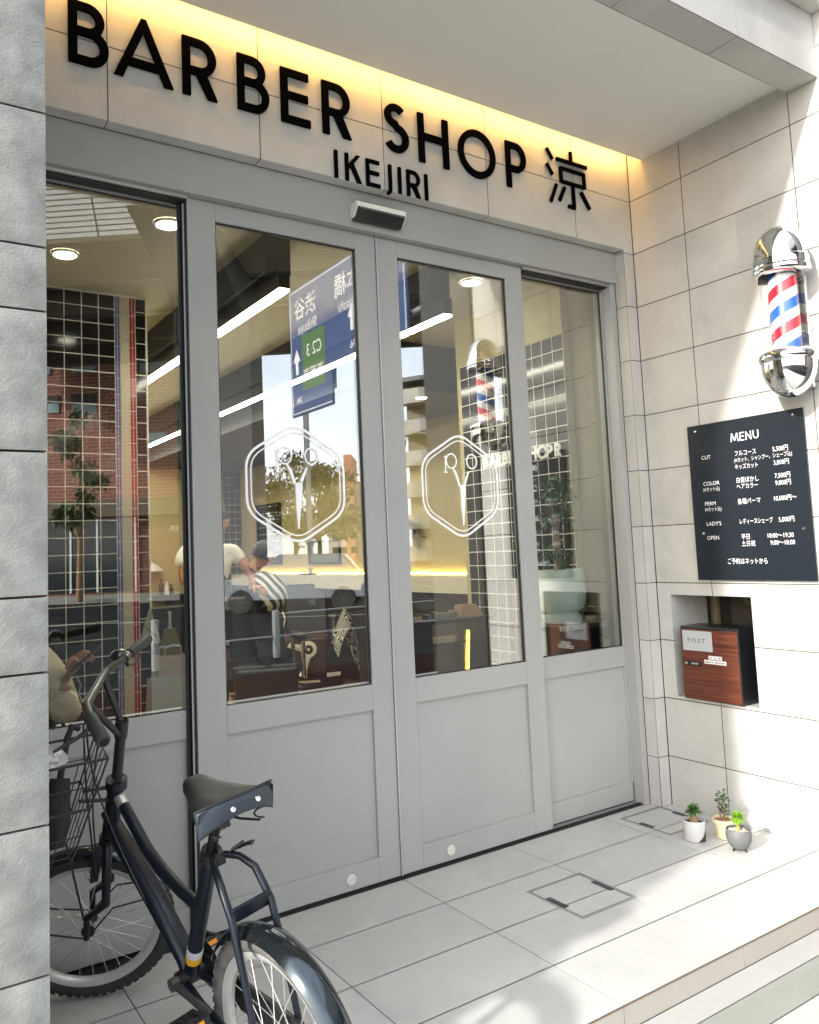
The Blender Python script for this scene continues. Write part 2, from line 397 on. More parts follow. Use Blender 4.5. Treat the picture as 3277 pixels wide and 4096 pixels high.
# niche lining
nd = .30
mb.cur = 0
mb.box(X0+.0205, X0+nd, NY1, NY1+.02, NZ0-.02, NZ1+.02); mb.box(X0+.0205, X0+nd, NY0-.02, NY0, NZ0-.02, NZ1+.02)
mb.box(X0+.0205, X0+nd, NY0, NY1, NZ0-.02, NZ0); mb.box(X0+.0205, X0+nd, NY0, NY1, NZ1, NZ1+.02)
part('side_wall', mb, [stone, grout], B)
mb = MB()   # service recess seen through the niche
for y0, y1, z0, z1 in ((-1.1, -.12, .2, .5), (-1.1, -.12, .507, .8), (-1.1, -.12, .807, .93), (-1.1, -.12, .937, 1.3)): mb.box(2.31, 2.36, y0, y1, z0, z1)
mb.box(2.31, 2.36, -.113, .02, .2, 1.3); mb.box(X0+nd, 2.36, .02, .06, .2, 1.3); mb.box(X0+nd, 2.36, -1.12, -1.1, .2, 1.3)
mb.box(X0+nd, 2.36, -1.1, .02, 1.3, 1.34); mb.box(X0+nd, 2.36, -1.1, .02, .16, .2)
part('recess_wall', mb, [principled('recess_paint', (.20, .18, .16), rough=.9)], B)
pipe_m = principled('painted_pipe', (.30, .25, .16), rough=.5)
mb = MB(); mb.tube([(2.1, -.02, .3), (2.1, -.02, 1.28)], .03, 14); part('pipe', mb, [pipe_m], B, smooth=True)
mb = MB(); mb.tube([(2.2, -.14, 1.28), (2.2, -.14, 1.04), (2.2, -.16, 1.01), (2.2, -.19, 1.0), (2.2, -.26, 1.0), (2.2, -.29, 1.01), (2.2, -.31, 1.04), (2.2, -.31, 1.28)], .022, 12)
part('pipe', mb, [pipe_m], B, smooth=True)

# beam and canopy slab over the porch front
bx = [-2.55, -1.95, -1.35, -.75, -.15, .448, 1.045, X0]
mb = MB()
tiled(mb, bx, [-1.056, -.917], lambda u, v, w: (u, v, 3.401+w))
tiled(mb, bx, [3.401, 3.70], lambda u, v, w: (u, -1.056+w, v))
mb.cur = 0; mb.box(-2.5, X0, -.9165, -.914, 3.401, 3.46)
part('beam', mb, [stone, grout], B)
mb = MB(); mb.box(-2.6, 2.3, -1.12, -1.0, 3.702, 3.9); mb.box(-2.6, 2.3, -1.12, .3, 3.901, 6.0)
part('canopy', mb, [stone], B, bevel=.003)
mb = MB(); mb.box(-2.4, X0, -.913, -.0985, 3.447, 3.475)
part('soffit', mb, [white_paint], B)
# cove lamp behind the soffit edge washing the sign wall
mb = MB(); mb.box(-2.4, X0-.01, -.088, -.076, 3.512, 3.520)
part('cove_lamp', mb, [emit_mat('cove_glow', (1., .56, .17), 20.)], B)
mb = MB(); mb.box(-2.4, X0, -.098, -.088, 3.475, 3.53); mb.box(-2.4, X0, -.098, .0, 3.70, 3.72)
part('cove_trough', mb, [white_paint], B)

# split stone pillar on the left
mb = MB(); Z = [-.075, .126, .276, .576, .861, 1.161, 1.314, 1.611, 1.908, 2.047, 2.345, 2.645, 2.795, 3.095, 3.395, 3.7]
g = .0025
def rockslab(mb, x0, x1, z0, z1, y):
    """front slab subdivided and roughened at its arrises"""
    nx, nz = 10, max(3, int((z1-z0)/.03)); vs = []; fs = []
    for j in range(nz+1):
        for i in range(nx+1):
            e = (i in (0, nx)) or (j in (0, nz))
            vs.append((x0+(x1-x0)*i/nx, y + (.006 if e else random.uniform(-.002, .002)), z0+(z1-z0)*j/nz))
    for j in range(nz):
        for i in range(nx): a = j*(nx+1)+i; fs.append((a, a+1, a+nx+2, a+nx+1))
    b = len(vs)
    vs += [(x0, y+.04, z0), (x1, y+.04, z0), (x1, y+.04, z1), (x0, y+.04, z1)]
    mb.add(vs, fs)
    mb.box(x0, x1, y+.0065, y+.05, z0, z1)
for a, b_ in zip(Z[:-1], Z[1:]):
    rockslab(mb, -1.93, -1.607, a+g, b_-g, -1.07)
    rockslab(mb, -2.5, -1.934, a+g, b_-g, -1.07)
    mb.box(-1.627, -1.607, -1.02, -.02, a+g, b_-g)
part('stone_pillar', mb, [rock], B, smooth=30)
mb = MB(); mb.box(-2.5, -1.612, -1.04, .2, -.075, 3.86); part('pillar_core', mb, [grout], B)

# header over the doors
mb = MB(); mb.box(-1.60, 1.5625, .06, .22, 2.79, 2.9635)
part('door_header', mb, [door_paint], B, bevel=.0015)
for xa, xb in ((-1.60, -.8765), (.8865, 1.522)):
    part('header_trim', MB().box(xa, xb, .085, .098, 2.777, 2.7895), [alu], B); part('window_top_rail', MB().box(xa, xb, .150, .16, 2.762, 2.776), [alu], B)
    part('header_track', MB().box(xa, xb, .10, .149, 2.772, 2.7895), [door_dark], B)
mb = MB(); mb.box(1.523, 1.5625, .075, .20, 0, 2.7895); part('door_post', mb, [door_paint], B, bevel=.002)

def leaf(name, x0, x1, yf, sl, sr, ztop, label, glass_top, bead=True):
    """sliding or fixed leaf: stiles sl/sr wide"""
    d = part(name, MB_frame(x0, x1, yf, sl, sr, ztop, glass_top), [door_paint], B, bevel=.0012, label=label)
    if not sl: part('bottom_rail', MB().box(x0, x1, yf, yf+.034, .012, .11), [door_paint], d, bevel=.0012)
    mb = MB(); mb.box(x0+sl, x1-sr, yf+.014, yf+.03, .11, .71); part('lower_panel', mb, [door_paint], d)
    mb = MB(); mb.box(x0+sl, x1-sr, yf+.0165, yf+.0245, .815, glass_top); part('glass_pane', mb, [glass], d)
    # rubber bead round the glass
    mb = MB(); t = .006; y0, y1 = yf+.009, yf+.0160
    mb.box(x0+sl, x0+sl+t, y0, y1, .815, glass_top); mb.box(x1-sr-t, x1-sr, y0, y1, .815, glass_top)
    mb.box(x0+sl+t, x1-sr-t, y0, y1, .815, .815+t*.6); mb.box(x0+sl+t, x1-sr-t, y0, y1, glass_top-t, glass_top)
    part('glazing_bead', mb, [door_dark], d)
    return d
def MB_frame(x0, x1, yf, sl, sr, ztop, gt):
    mb = MB(); D = .034; e = .0004
    if sl > .001: mb.box(x0, x0+sl, yf, yf+D, .012, ztop)
    if sr > .001: mb.box(x1-sr, x1, yf, yf+D, .012, ztop)
    if sl > .001: mb.box(x0+sl+e, x1-sr-e, yf, yf+D, .012, .11)
    mb.box(x0+sl+e, x1-sr-e, yf, yf+D, .71, .815)
    if ztop-gt > .002: mb.box(x0+sl+e, x1-sr-e, yf, yf+D, gt, ztop)
    return mb
dl = leaf('sliding_door', -.876, -.0025, .10, .116, .104, 2.788, 'left-hand sliding door leaf', 2.712)
dr = leaf('sliding_door', .0025, .8855, .10, .115, .112, 2.788, 'right-hand sliding door leaf', 2.712)
sl_ = leaf('side_window', -1.60, -.8765, .14, .0, .0, 2.761, 'fixed side window left of the doors', 2.761)
sr_ = leaf('side_window', .8865, 1.5225, .14, .0, .008, 2.761, 'fixed side window right of the doors', 2.761)
mb = MB(); mb.box(-.905, -.8945, .128, .1395, .012, 2.761); mb.box(-.8935, -.8775, .11, .139, .012, 2.761); part('window_seal', mb, [door_dark], sl_)
mb = MB(); mb.box(-.893, -.887, .106, .1095, .012, 2.761); part('seal_trim', mb, [alu_dull], sl_)
mb = MB(); mb.box(-.0015, .0035, .092, .0995, .012, 2.786); part('closing_strip', mb, [alu], dr)
mb = MB(); mb.box(-1.60, 1.522, .085, .2, -.004, .004); mb.box(-1.6, 1.522, .1, .104, .004, .0085); part('floor_track', mb, [door_dark], B)
mb = MB(); mb.box(.89, 1.522, .118, .121, .004, .010); mb.box(.89, 1.522, .132, .135, .004, .010); part('track_rail', mb, [alu], B)
for x, d in ((.265, dr), (-.246, dl)):
    mb = MB(); mb.lathe([(.0, .0), (.0215, .0), (.0225, .003), (.0225, .0055), (.016, .0075), (.015, .006), (.0, .006)], (x, .0998, .056), 28, (0, -1, 0))
    mb.box(x-.007, x+.007, .0915, .0945, .054, .058)
    part('door_lock', mb, [principled('lock_cream', (.62, .60, .53), rough=.35)], d, smooth=True)

# white shop emblems on the two door panes (double hexagon, scissors shaped like letters)
def rounded_hex(P, r, n=6):
    out = []; k = len(P)
    for i in range(k):
        a, b, c = V(P[i-1]), V(P[i]), V(P[(i+1) % k]); d1 = (a-b).normalized()*r; d2 = (c-b).normalized()*r
        for j in range(n+1):
            t = j/n; p = (b+d1)*(1-t)**2 + b*2*t*(1-t) + (b+d2)*t*t; out.append((p.x, p.y))
    return out
def emblem(door, cx, yf):
    O = (cx, yf+.0163, 1.665); mb = MB()
    H = [(0, .250), (.224, .118), (.224, -.118), (0, -.250), (-.224, -.118), (-.224, .118)]
    H2 = [(x*.912, z*.905) for x, z in H]
    S = []
    S.append(('c', rounded_hex(H, .062)))
    strokes(mb, S, .0098, O, (1, 0, 0), (0, 0, 1), (0, -1, 0), .0006)
    strokes(mb, [('c', rounded_hex(H2, .055))], .0052, O, (1, 0, 0), (0, 0, 1), (0, -1, 0), .0009)
    # R loop with serif stem
    strokes(mb, [[(-.087, .062), (-.087, .140)], ('c', arc(-.052, .116, .030, .034, 0, 345, 24))], .0062, O, (1, 0, 0), (0, 0, 1), (0, -1, 0), .0012)
    strokes(mb, [[(-.096, .063), (-.078, .063)], [(-.094, .138), (-.076, .134)], ('c', arc(.070, .116, .030, .034, 0, 345, 24))], .0062, O, (1, 0, 0), (0, 0, 1), (0, -1, 0), .0018)
    # handles and blades
    pr = lambda pts, w: mb.prism(pts, V(O)+V((0, -w, 0)), (1, 0, 0), (0, 0, 1), (0, -1, 0), .0003)
    pr([(-.052, .084), (-.040, .082), (-.024, .058), (-.006, .004), (-.016, -.004), (-.030, .040)], .0030)
    pr([(.050, .066), (.042, .068), (.008, .006), (-.006, -.006), (-.010, .0), (.018, .012), (.024, .004), (.030, .018)], .0036)
    pr([(-.010, -.002), (.022, .008), (.023, -.020), (.003, -.186), (-.002, -.186), (-.008, -.10)], .0042)
    return part('window_emblem', mb, [white_vinyl], door)
emblem(dl, -.424, .10); emblem(dr, .439, .10)

# automatic door sensor on the header
sens = thing('door_sensor', 'slim silver automatic door sensor on the grey header above the doors', 'sensor', (-.02, .06, 2.81))
mb = MB(); P = [(.0595, 2.888), (.004, 2.888), (.0, 2.884), (.0, 2.860), (.030, 2.824), (.0595, 2.824)]
mb.prism([(p[0], p[1]) for p in P], (-.150, 0, 0), (0, 1, 0), (0, 0, 1), (1, 0, 0), .258)
part('housing', mb, [principled('sensor_shell', (.78, .78, .72), rough=.4)], sens, bevel=.002)
mb = MB(); mb.prism([(.0, .0), (.001, -.010), (.034, -.046), (.056, -.046), (.056, -.020), (.01, .004)], (-.146, -.0025, 2.8625), (0, 1, 0), (0, 0, 1), (1, 0, 0), .246)
part('lens_cover', mb, [principled('lens_black', (.01, .01, .01), rough=.15)], sens)
mb = MB()
for i in range(34): x = -.138+i*.0070; mb.box(x, x+.0025, -.0040, -.0024, 2.8535, 2.8620)
part('lens_ribs', mb, [principled('lens_grey', (.2, .2, .2), rough=.3)], sens)

# ================================================================= the lettering of the sign
sign = thing('shop_sign', 'large raised black capitals and one kanji on the stone lintel, warm lit from above', 'sign lettering', (0, 0, 3.146))
H = .235; T = .033
def letter(ch, x, z, h, t, mat=black_letter, par=sign, y=-.004, d=.009, nm='letter', wx=1.):
    mb = MB(); strokes(mb, glyph(ch, t/h), t, (x, y, z), (wx, 0, 0), (0, 0, 1), (0, -1, 0), d, scale=h)
    return part(nm, mb, [mat], par)
for ch, x, wx in (('B', -1.337, .94), ('A', -1.180, 1.0), ('R', -.921, .98), ('B', -.696, .92), ('E', -.505, .99), ('R', -.311, .98), ('S', -.002, 1.03), ('H', .190, 1.0), ('O', .420, .96), ('P', .723, .93)):
    letter(ch, x, 3.146 if ch not in 'HOP' else 3.138, .235 if ch not in 'HOP' else .236, T, wx=wx)
h2 = .122
for ch, x in (('I', -.261), ('K', -.208), ('E', -.102), ('J', -.013), ('I', .067), ('R', .114), ('I', .214)):
    letter(ch, x, 2.9605, h2, .0160, nm='small_letter')
# kanji
kp = [[(.02,.985),(.15,.80)], [(.0,.70),(.13,.52)], [(.05,.03),(.21,.37)], [(.60,1.04),(.60,.83)], [(.24,.835),(.99,.835)],
      [(.33,.69),(.90,.69)], [(.90,.712),(.90,.43)], [(.33,.45),(.90,.45)], [(.33,.712),(.33,.43)], [(.61,.45),(.61,.03),(.47,.03)], [(.40,.35),(.26,.09)], [(.80,.35),(1.0,.07)]]
mb = MB(); strokes(mb, kp, .0175, (1.003, -.004, 3.112), (1, 0, 0), (0, 0, 1), (0, -1, 0), .009, scale=.300)
part('kanji', mb, [black_letter], sign)

# ================================================================= ground
FJ = [.10, -.193, -.4947, -.7823, -1.066]
mb = MB(); tiled(mb, [-2.4, -1.8, -1.2, -.6, 0, .6, 1.2, X0], FJ, lambda u, v, w: (u, v, -w), gap=.0042)
riser = MB()
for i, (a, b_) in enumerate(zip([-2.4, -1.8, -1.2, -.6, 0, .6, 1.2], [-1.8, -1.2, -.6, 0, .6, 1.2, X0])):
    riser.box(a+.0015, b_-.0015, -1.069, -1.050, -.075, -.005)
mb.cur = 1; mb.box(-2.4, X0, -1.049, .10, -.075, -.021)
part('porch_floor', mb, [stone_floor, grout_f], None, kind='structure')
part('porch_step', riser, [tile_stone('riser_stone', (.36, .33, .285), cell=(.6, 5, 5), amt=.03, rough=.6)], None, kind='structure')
mb = MB(); mb.box(-2.4, X0, -1.0705, -1.0665, -.0050, -.0012); part('step_nosing', mb, [principled('nosing_brown', (.13, .085, .06), rough=.7)], None, kind='structure')
mb = MB()
us = [-9.0+.6*i for i in range(40)]
tiled(mb, us, [-1.169, -1.071], lambda u, v, w: (u+.04, v, -.075-w), gap=.003)
part('threshold_strip', mb, [tile_stone('strip_stone', (.36, .355, .34), cell=(.6, 5, 5), off=(-.04, 0, 0), amt=.03), grout_f], None, kind='structure')
side_green = tile_stone('pavement_stone_green', (.235, .245, .215), cell=(.6, .6, 5), amt=.06, cloud=.08, rough=.7, bump=.4)
mb = MB(); tiled(mb, us, [-1.295, -1.171], lambda u, v, w: (u+.1, v, -.0755-w), gap=.003)
part('pavement_band', mb, [side_green, grout_f], None, kind='structure')
mb = MB(); tiled(mb, [-9+.3*i for i in range(80)], [-4.5+.3*i for i in range(11)]+[-1.297], lambda u, v, w: (u, v, -.076-w), gap=.003)
part('pavement', mb, [tile_stone('pavement_stone', (.42, .42, .40), cell=(.3, .3, 5), amt=.07, cloud=.07, rough=.7, bump=.4), grout_f], None, kind='structure')
asphalt = principled('asphalt', (.020, .021, .023), rough=1., spec=.03, var=(3, .15), bump=(260, .5, .004))
mb = MB(); mb.box(-9, 15, -4.66, -4.5025, -.25, -.07); part('kerb', mb, [principled('kerb_concrete', (.34, .34, .32), rough=.8, var=(6, .1))], None, kind='structure', bevel=.01)
mb = MB(); mb.quad((-400, -400, -.225), (400, -400, -.225), (400, 400, -.225), (-400, 400, -.225)); part('ground', mb, [principled('ground_concrete', (.12, .12, .115), rough=1., spec=.05, var=(.5, .1))], None, kind='structure')
U = V((.806, .592, 0)); NN = V((.592, -.806, 0)); OO = V((1.5, -15.6, 0))
def P3(s, t, z): p = OO + U*s + NN*t; return V((p.x, p.y, z))
mb = MB(); a = [(-90, -4.66), (60, -4.66), (P3(60, 13, 0).x, P3(60, 13, 0).y), (P3(-90, 13, 0).x, P3(-90, 13, 0).y)]
mb.quad(*[(p[0], p[1], -.205) for p in a]); part('road', mb, [asphalt], None, kind='structure')
mb = MB(); mb.box(-60, 40, -6.9, -5.3, -.202, -.2005); part('cycle_lane', mb, [principled('lane_red', (.020, .010, .010), rough=1., spec=.03, var=(4, .15))], None, kind='structure')
paint = principled('road_paint', (.35, .35, .34), rough=.7, var=(8, .1))
mb = MB()
for s in range(-30, 30, 6):
    p = P3(s, 3, 0); mb.obox((p.x, p.y, -.2005), U, NN, (0, 0, 1), 1.5, .07, .0008)
part('road_markings', mb, [paint], None, kind='structure')
mb = MB(); p = P3(-20, 19, 0); mb.obox((p.x, p.y, -.13), U, NN, (0, 0, 1), 70, 6, .075); part('far_pavement', mb, [side_green], None, kind='structure')
# ================================================================= barber pole
def stripe_mat():
    m = bpy.data.materials.new('pole_stripes'); N, L = nodes_of(m); b = N['Principled BSDF']
    tc = N.new('ShaderNodeTexCoord'); sx = N.new('ShaderNodeSeparateXYZ'); L.new(tc.outputs['Object'], sx.inputs[0])
    at = N.new('ShaderNodeMath'); at.operation = 'ARCTAN2'; L.new(sx.outputs['Y'], at.inputs[0]); L.new(sx.outputs['X'], at.inputs[1])
    d = N.new('ShaderNodeMath'); d.operation = 'DIVIDE'; d.inputs[1].default_value = 2*PI; L.new(at.outputs[0], d.inputs[0])
    z = N.new('ShaderNodeMath'); z.operation = 'DIVIDE'; z.inputs[1].default_value = -.185; L.new(sx.outputs['Z'], z.inputs[0])
    a = N.new('ShaderNodeMath'); a.operation = 'ADD'; L.new(d.outputs[0], a.inputs[0]); L.new(z.outputs[0], a.inputs[1])
    a2 = N.new('ShaderNodeMath'); a2.operation = 'ADD'; a2.inputs[1].default_value = 10.83; L.new(a.outputs[0], a2.inputs[0])
    fr = N.new('ShaderNodeMath'); fr.operation = 'FRACT'; L.new(a2.outputs[0], fr.inputs[0])
    cr = N.new('ShaderNodeValToRGB'); cr.color_ramp.interpolation = 'CONSTANT'; e = cr.color_ramp.elements
    e[0].position = 0; e[0].color = (.66, .012, .03, 1); e[1].position = .26; e[1].color = (.82, .80, .80, 1)
    for p, c in ((.5, (.015, .11, .48, 1)), (.76, (.82, .80, .80, 1))): q = e.new(p); q.color = c
    L.new(fr.outputs[0], cr.inputs[0]); L.new(cr.outputs[0], b.inputs['Base Color']); b.inputs['Roughness'].default_value = .3
    b.inputs['Coat Weight'].default_value = .5
    MATS['pole_stripes'] = m; return m
PX, PY = 1.503, -.893
pole = thing('barber_pole', 'wall-mounted barber pole with red and blue stripes between two chrome domes, above the menu board', 'barber pole', (PX, PY, 1.978))
mb = MB(); r = .112
prof = [(.075, 2.520), (.100, 2.519), (.1175, 2.527), (.1205, 2.535), (.1205, 2.546), (.1145, 2.552), (.1165, 2.560), (.1165, 2.590), (.111, 2.596)]
prof += [(.111*math.cos(math.radians(a)), 2.606+.140*math.sin(math.radians(a))) for a in range(0, 91, 7)] + [(0, 2.746)]
mb.lathe(prof, (PX, PY, 0), 48); part('top_dome', mb, [steel], pole, smooth=35)
prof = [(0, 1.974)] + [(.112*math.cos(math.radians(a)), 2.116+.142*math.sin(math.radians(a))) for a in range(-90, 1, 7)]
prof += [(.112, 2.128), (.118, 2.136), (.121, 2.146), (.121, 2.158), (.116, 2.168), (.100, 2.180), (.075, 2.182)]
mb = MB(); mb.lathe(prof, (PX, PY, 0), 48); part('bottom_dome', mb, [steel], pole, smooth=35)
def clear_mat():
    m = bpy.data.materials.new('clear_acrylic'); N, L = nodes_of(m); N.remove(N['Principled BSDF'])
    t = N.new('ShaderNodeBsdfTransparent'); t.inputs[0].default_value = (.96, .96, .96, 1); g = N.new('ShaderNodeBsdfGlossy'); g.inputs['Roughness'].default_value = .03
    lw = N.new('ShaderNodeLayerWeight'); lw.inputs[0].default_value = .5; pw = N.new('ShaderNodeMath'); pw.operation = 'POWER'; pw.inputs[1].default_value = 4.; L.new(lw.outputs['Facing'], pw.inputs[0]); ml = N.new('ShaderNodeMath'); ml.operation = 'MULTIPLY_ADD'; ml.inputs[1].default_value = .45; ml.inputs[2].default_value = .03; L.new(pw.outputs[0], ml.inputs[0]); mx = N.new('ShaderNodeMixShader')
    L.new(ml.outputs[0], mx.inputs[0]); L.new(t.outputs[0], mx.inputs[1]); L.new(g.outputs[0], mx.inputs[2]); L.new(mx.outputs[0], N['Material Output'].inputs[0]); return m
clear = clear_mat()
mb = MB(); mb.lathe([(.091, 2.181), (.091, 2.521)], (PX, PY, 0), 40, caps=False); part('glass_tube', mb, [clear], pole, smooth=True)
mb = MB(); mb.lathe([(.0, 2.184), (.060, 2.184), (.060, 2.517), (.0, 2.517)], (0, 0, 0), 40)
me = mesh_from(mb, 'striped_cylinder', [stripe_mat()], 40); o = part('striped_cylinder', me, None, pole, local=True); o.location = (0, 0, -1.978)
black_pl = principled('black_plastic', (.012, .012, .013), rough=.35)
mb = MB(); mb.obox((PX-.052, PY+.05, 2.505), (1, -.6, 0), (.6, 1, 0), (0, 0, 1), .022, .014, .014); part('motor_mount', mb, [black_pl], pole)
mb = MB(); mb.box(X0-.028, X0-.002, PY-.045, PY+.045, 2.02, 2.70); part('back_plate', mb, [steel], pole, bevel=.006)
for z in (2.585, 2.105):
    mb = MB(); mb.box(PX+.09, X0-.027, PY-.03, PY+.03, z-.022, z+.022); part('bracket', mb, [steel], pole, bevel=.003)

# ================================================================= menu board
navy = principled('menu_panel', (.008, .012, .018), rough=.40, spec=.3)
BX = 1.622
menu = thing('menu_board', 'black acrylic price board headed MENU with white lettering on the side wall', 'menu board', (X0, -.57, 1.165))
mb = MB(); mb.box(BX, BX+.006, -.870, -.270, 1.165, 1.942); part('panel', mb, [navy], menu, bevel=.0008)
white_ink = principled('white_ink', (.80, .80, .80), rough=.6)
def on_menu(u, v): return V((BX-.0008, -.270-u, 1.942-v))
ux, uy = V((0, -1, 0)), V((0, 0, 1))
CAP = .0291
def row(mb, s, u, v, cap, sx=1., align='LEFT'): put_text(mb, s, cap/.69, on_menu(u, v), ux, uy, sx=sx, align=align)
mb = MB(); x = .2385
for ch, adv in (('M', .047), ('E', .031), ('N', .038), ('U', .03)):
    strokes(mb, glyph(ch, .13), .0052, on_menu(x, .1095), ux, uy, (-1, 0, 0), .0006, scale=.041, step=.00005); x += adv
part('heading_text', mb, [white_ink], menu)
for s, u, v, c in (('CUT', .070, .1765, .0185), ('COLOR', .070, .308, .0185), ('PERM', .070, .408, .0185), ('LADY\'S', .071, .5085, .0185), ('OPEN', .068, .578, .0185)):
    mb = MB(); row(mb, s, u, v, c, sx=.98); part('heading_text', mb, [white_ink], menu)
items = [('フルコース', .250, .179, .0205, .78), ('(※カット、シャンプー、シェーブ込)', .247, .209, .0175, .70), ('キッズカット', .248, .243, .0195, .72), ('(※カット込)', .068, .336, .0165, .73), ('白髪ぼかし', .249, .308, .0205, .80), ('ヘアカラー', .249, .338, .0195, .80),
         ('(※カット込)', .069, .436, .0165, .73), ('各種パーマ', .249, .411, .0205, .80), ('レディースシェーブ', .248, .507, .0195, .67), ('平日', .253, .580, .0205, .8), ('土日祝', .252, .613, .0205, .8), ('ご予約はネットから', .169, .697, .0215, .75)]
for s, u, v, c, sx in items: mb = MB(); row(mb, s, u, v, c, sx=sx); part('menu_text', mb, [white_ink], menu)
for s, u, v in (('5,500円', .444, .181), ('3,000円', .443, .244), ('7,500円', .444, .305), ('9,000円', .444, .338), ('10,000円〜', .428, .409), ('5,000円', .445, .507), ('10:00〜19:30', .382, .579), ('9:00〜18:00', .397, .612)):
    mb = MB(); row(mb, s, u, v, .0205, sx=.80); part('price_text', mb, [white_ink], menu)
for u, v in ((.049, .030), (.557, .028), (.055, .546), (.561, .544)):
    p = on_menu(u, v); mb = MB(); mb.lathe([(0, .006), (.006, .005), (.0075, .002), (.0075, 0)], (BX, p.y, p.z), 20, (-1, 0, 0)); mb.lathe([(.005, 0), (.005, -.012)], (BX+.006, p.y, p.z), 12, (-1, 0, 0))
    part('screw', mb, [steel], menu, smooth=True)

# ================================================================= post box in its niche
box = thing('post_box', 'brown wood-grain letter box with a POST plate standing in the wall niche', 'letter box', (1.7, -.30, NZ0))
black_st = principled('black_steel', (.008, .009, .011), rough=.35, coat=.2)
mb = MB(); mb.box(1.617, 1.79, -.468, -.145, .5665, .930); part('body', mb, [black_st], box, bevel=.003)
def woodgrain():
    m = bpy.data.materials.new('wood_grain_sheet'); N, L = nodes_of(m); b = N['Principled BSDF']; tc = N.new('ShaderNodeTexCoord')
    mp = N.new('ShaderNodeMapping'); mp.inputs['Scale'].default_value = (1, 2.2, 60); L.new(tc.outputs['Object'], mp.inputs[0])
    n = N.new('ShaderNodeTexNoise'); n.inputs['Scale'].default_value = 2.; n.inputs['Detail'].default_value = 8; n.inputs['Distortion'].default_value = .3; L.new(mp.outputs[0], n.inputs[0])
    cr = N.new('ShaderNodeValToRGB'); e = cr.color_ramp.elements; e[0].position = .3; e[0].color = (.055, .014, .008, 1); e[1].position = .7; e[1].color = (.16, .045, .022, 1)
    L.new(n.outputs['Fac'], cr.inputs[0]); L.new(cr.outputs[0], b.inputs['Base Color']); b.inputs['Roughness'].default_value = .33; return m
wg = woodgrain()
mb = MB(); mb.box(1.612, 1.6168, -.464, -.149, .570, .917); part('front_door', mb, [wg], box, bevel=.001)
mb = MB(); mb.box(1.6085, 1.6117, -.329, -.162, .811, .910); plate = part('name_plate', mb, [principled('plate_grey', (.42, .44, .45), rough=.4)], box)
mb = MB(); put_text(mb, 'P O S T', .030, (1.6080, -.190, .852), ux, uy, sx=1.05); part('plate_text', mb, [principled('dark_ink', (.03, .04, .06), rough=.6)], box)
mb = MB(); mb.box(1.6085, 1.6118, -.262, -.166, .735, .758); part('lock_bar', mb, [black_st], box)
mb = MB(); mb.box(1.6078, 1.6084, -.245, -.205, .7425, .7505); part('lock_label', mb, [principled('grey_ink', (.3, .3, .3), rough=.5)], box)
mb = MB(); mb.lathe([(0, .003), (.006, .003), (.006, 0)], (1.6084, -.176, .7465), 16, (-1, 0, 0)); part('key_hole', mb, [alu], box)
stk = principled('sticker', (.72, .70, .70), rough=.6); ink = principled('small_ink', (.18, .17, .17), rough=.7)
for (y0, y1, z0, z1) in ((-.376, -.303, .774, .792), (-.398, -.278, .752, .771)):
    mb = MB(); mb.box(1.6098, 1.6118, y0, y1, z0, z1); s_ = part('sticker', mb, [stk], box)
    mb = MB()
    k = int((y1-y0)/.0052)
    for i in range(k):
        if random.random() < .8: mb.box(1.6092, 1.6096, y0+.006+i*.0050, y0+.0095+i*.0050, z0+.006, z0+.011+random.random()*.002)
    part('sticker_print', mb, [ink], box)

# ================================================================= pot plants
def leaf_blade(mb, p, d, L_, w, droop=.25, n=3):
    d = V(d).normalized(); side = d.cross(V((0, 0, 1))); side = side.normalized() if side.length > .01 else V((1, 0, 0))
    side = (side + V((0, 0, random.uniform(-.4, .4)))).normalized()
    pts = []; 
    for i in range(n+1):
        t = i/n; c = V(p)+d*L_*t+V((0, 0, -droop*L_*t*t)); wd = w*math.sin(PI*min(1, .12+t*.86))*.5
        pts += [c-side*wd, c+side*wd]
    mb.add(pts, [(2*i, 2*i+1, 2*i+3, 2*i+2) for i in range(n)])
def leaf_m(name, c): return principled(name, c, rough=.5, var=(25, .3), spec=.4)
g1, g2, g3 = leaf_m('leaf_green', (.075, .17, .035)), leaf_m('leaf_grey_green', (.06, .12, .05)), leaf_m('leaf_lime', (.22, .42, .02))
soil = principled('soil', (.02, .015, .012), rough=.95, bump=(150, .8, .004)); bark = principled('bark', (.22, .13, .07), rough=.85, var=(60, .25), bump=(90, .6, .004))
# white pot with bulbous stemmed plant
o = V((1.300, -.382, 0)); p1 = thing('potted_plant', 'white pot with a brown corner, holding a thick stemmed little plant with spiky leaves', 'potted plant', o)
mb = MB(); mb.lathe([(.0, .002), (.044, .002), (.046, .005), (.0495, .092), (.0465, .092), (.044, .075), (0, .075)], o, 40); part('pot', mb, [principled('pot_white', (.60, .60, .60), rough=.5, var=(20, .04))], p1, smooth=35)
mb = MB(); mb.lathe([(.0, .074), (.0445, .077)], o, 24); part('soil', mb, [soil], p1)
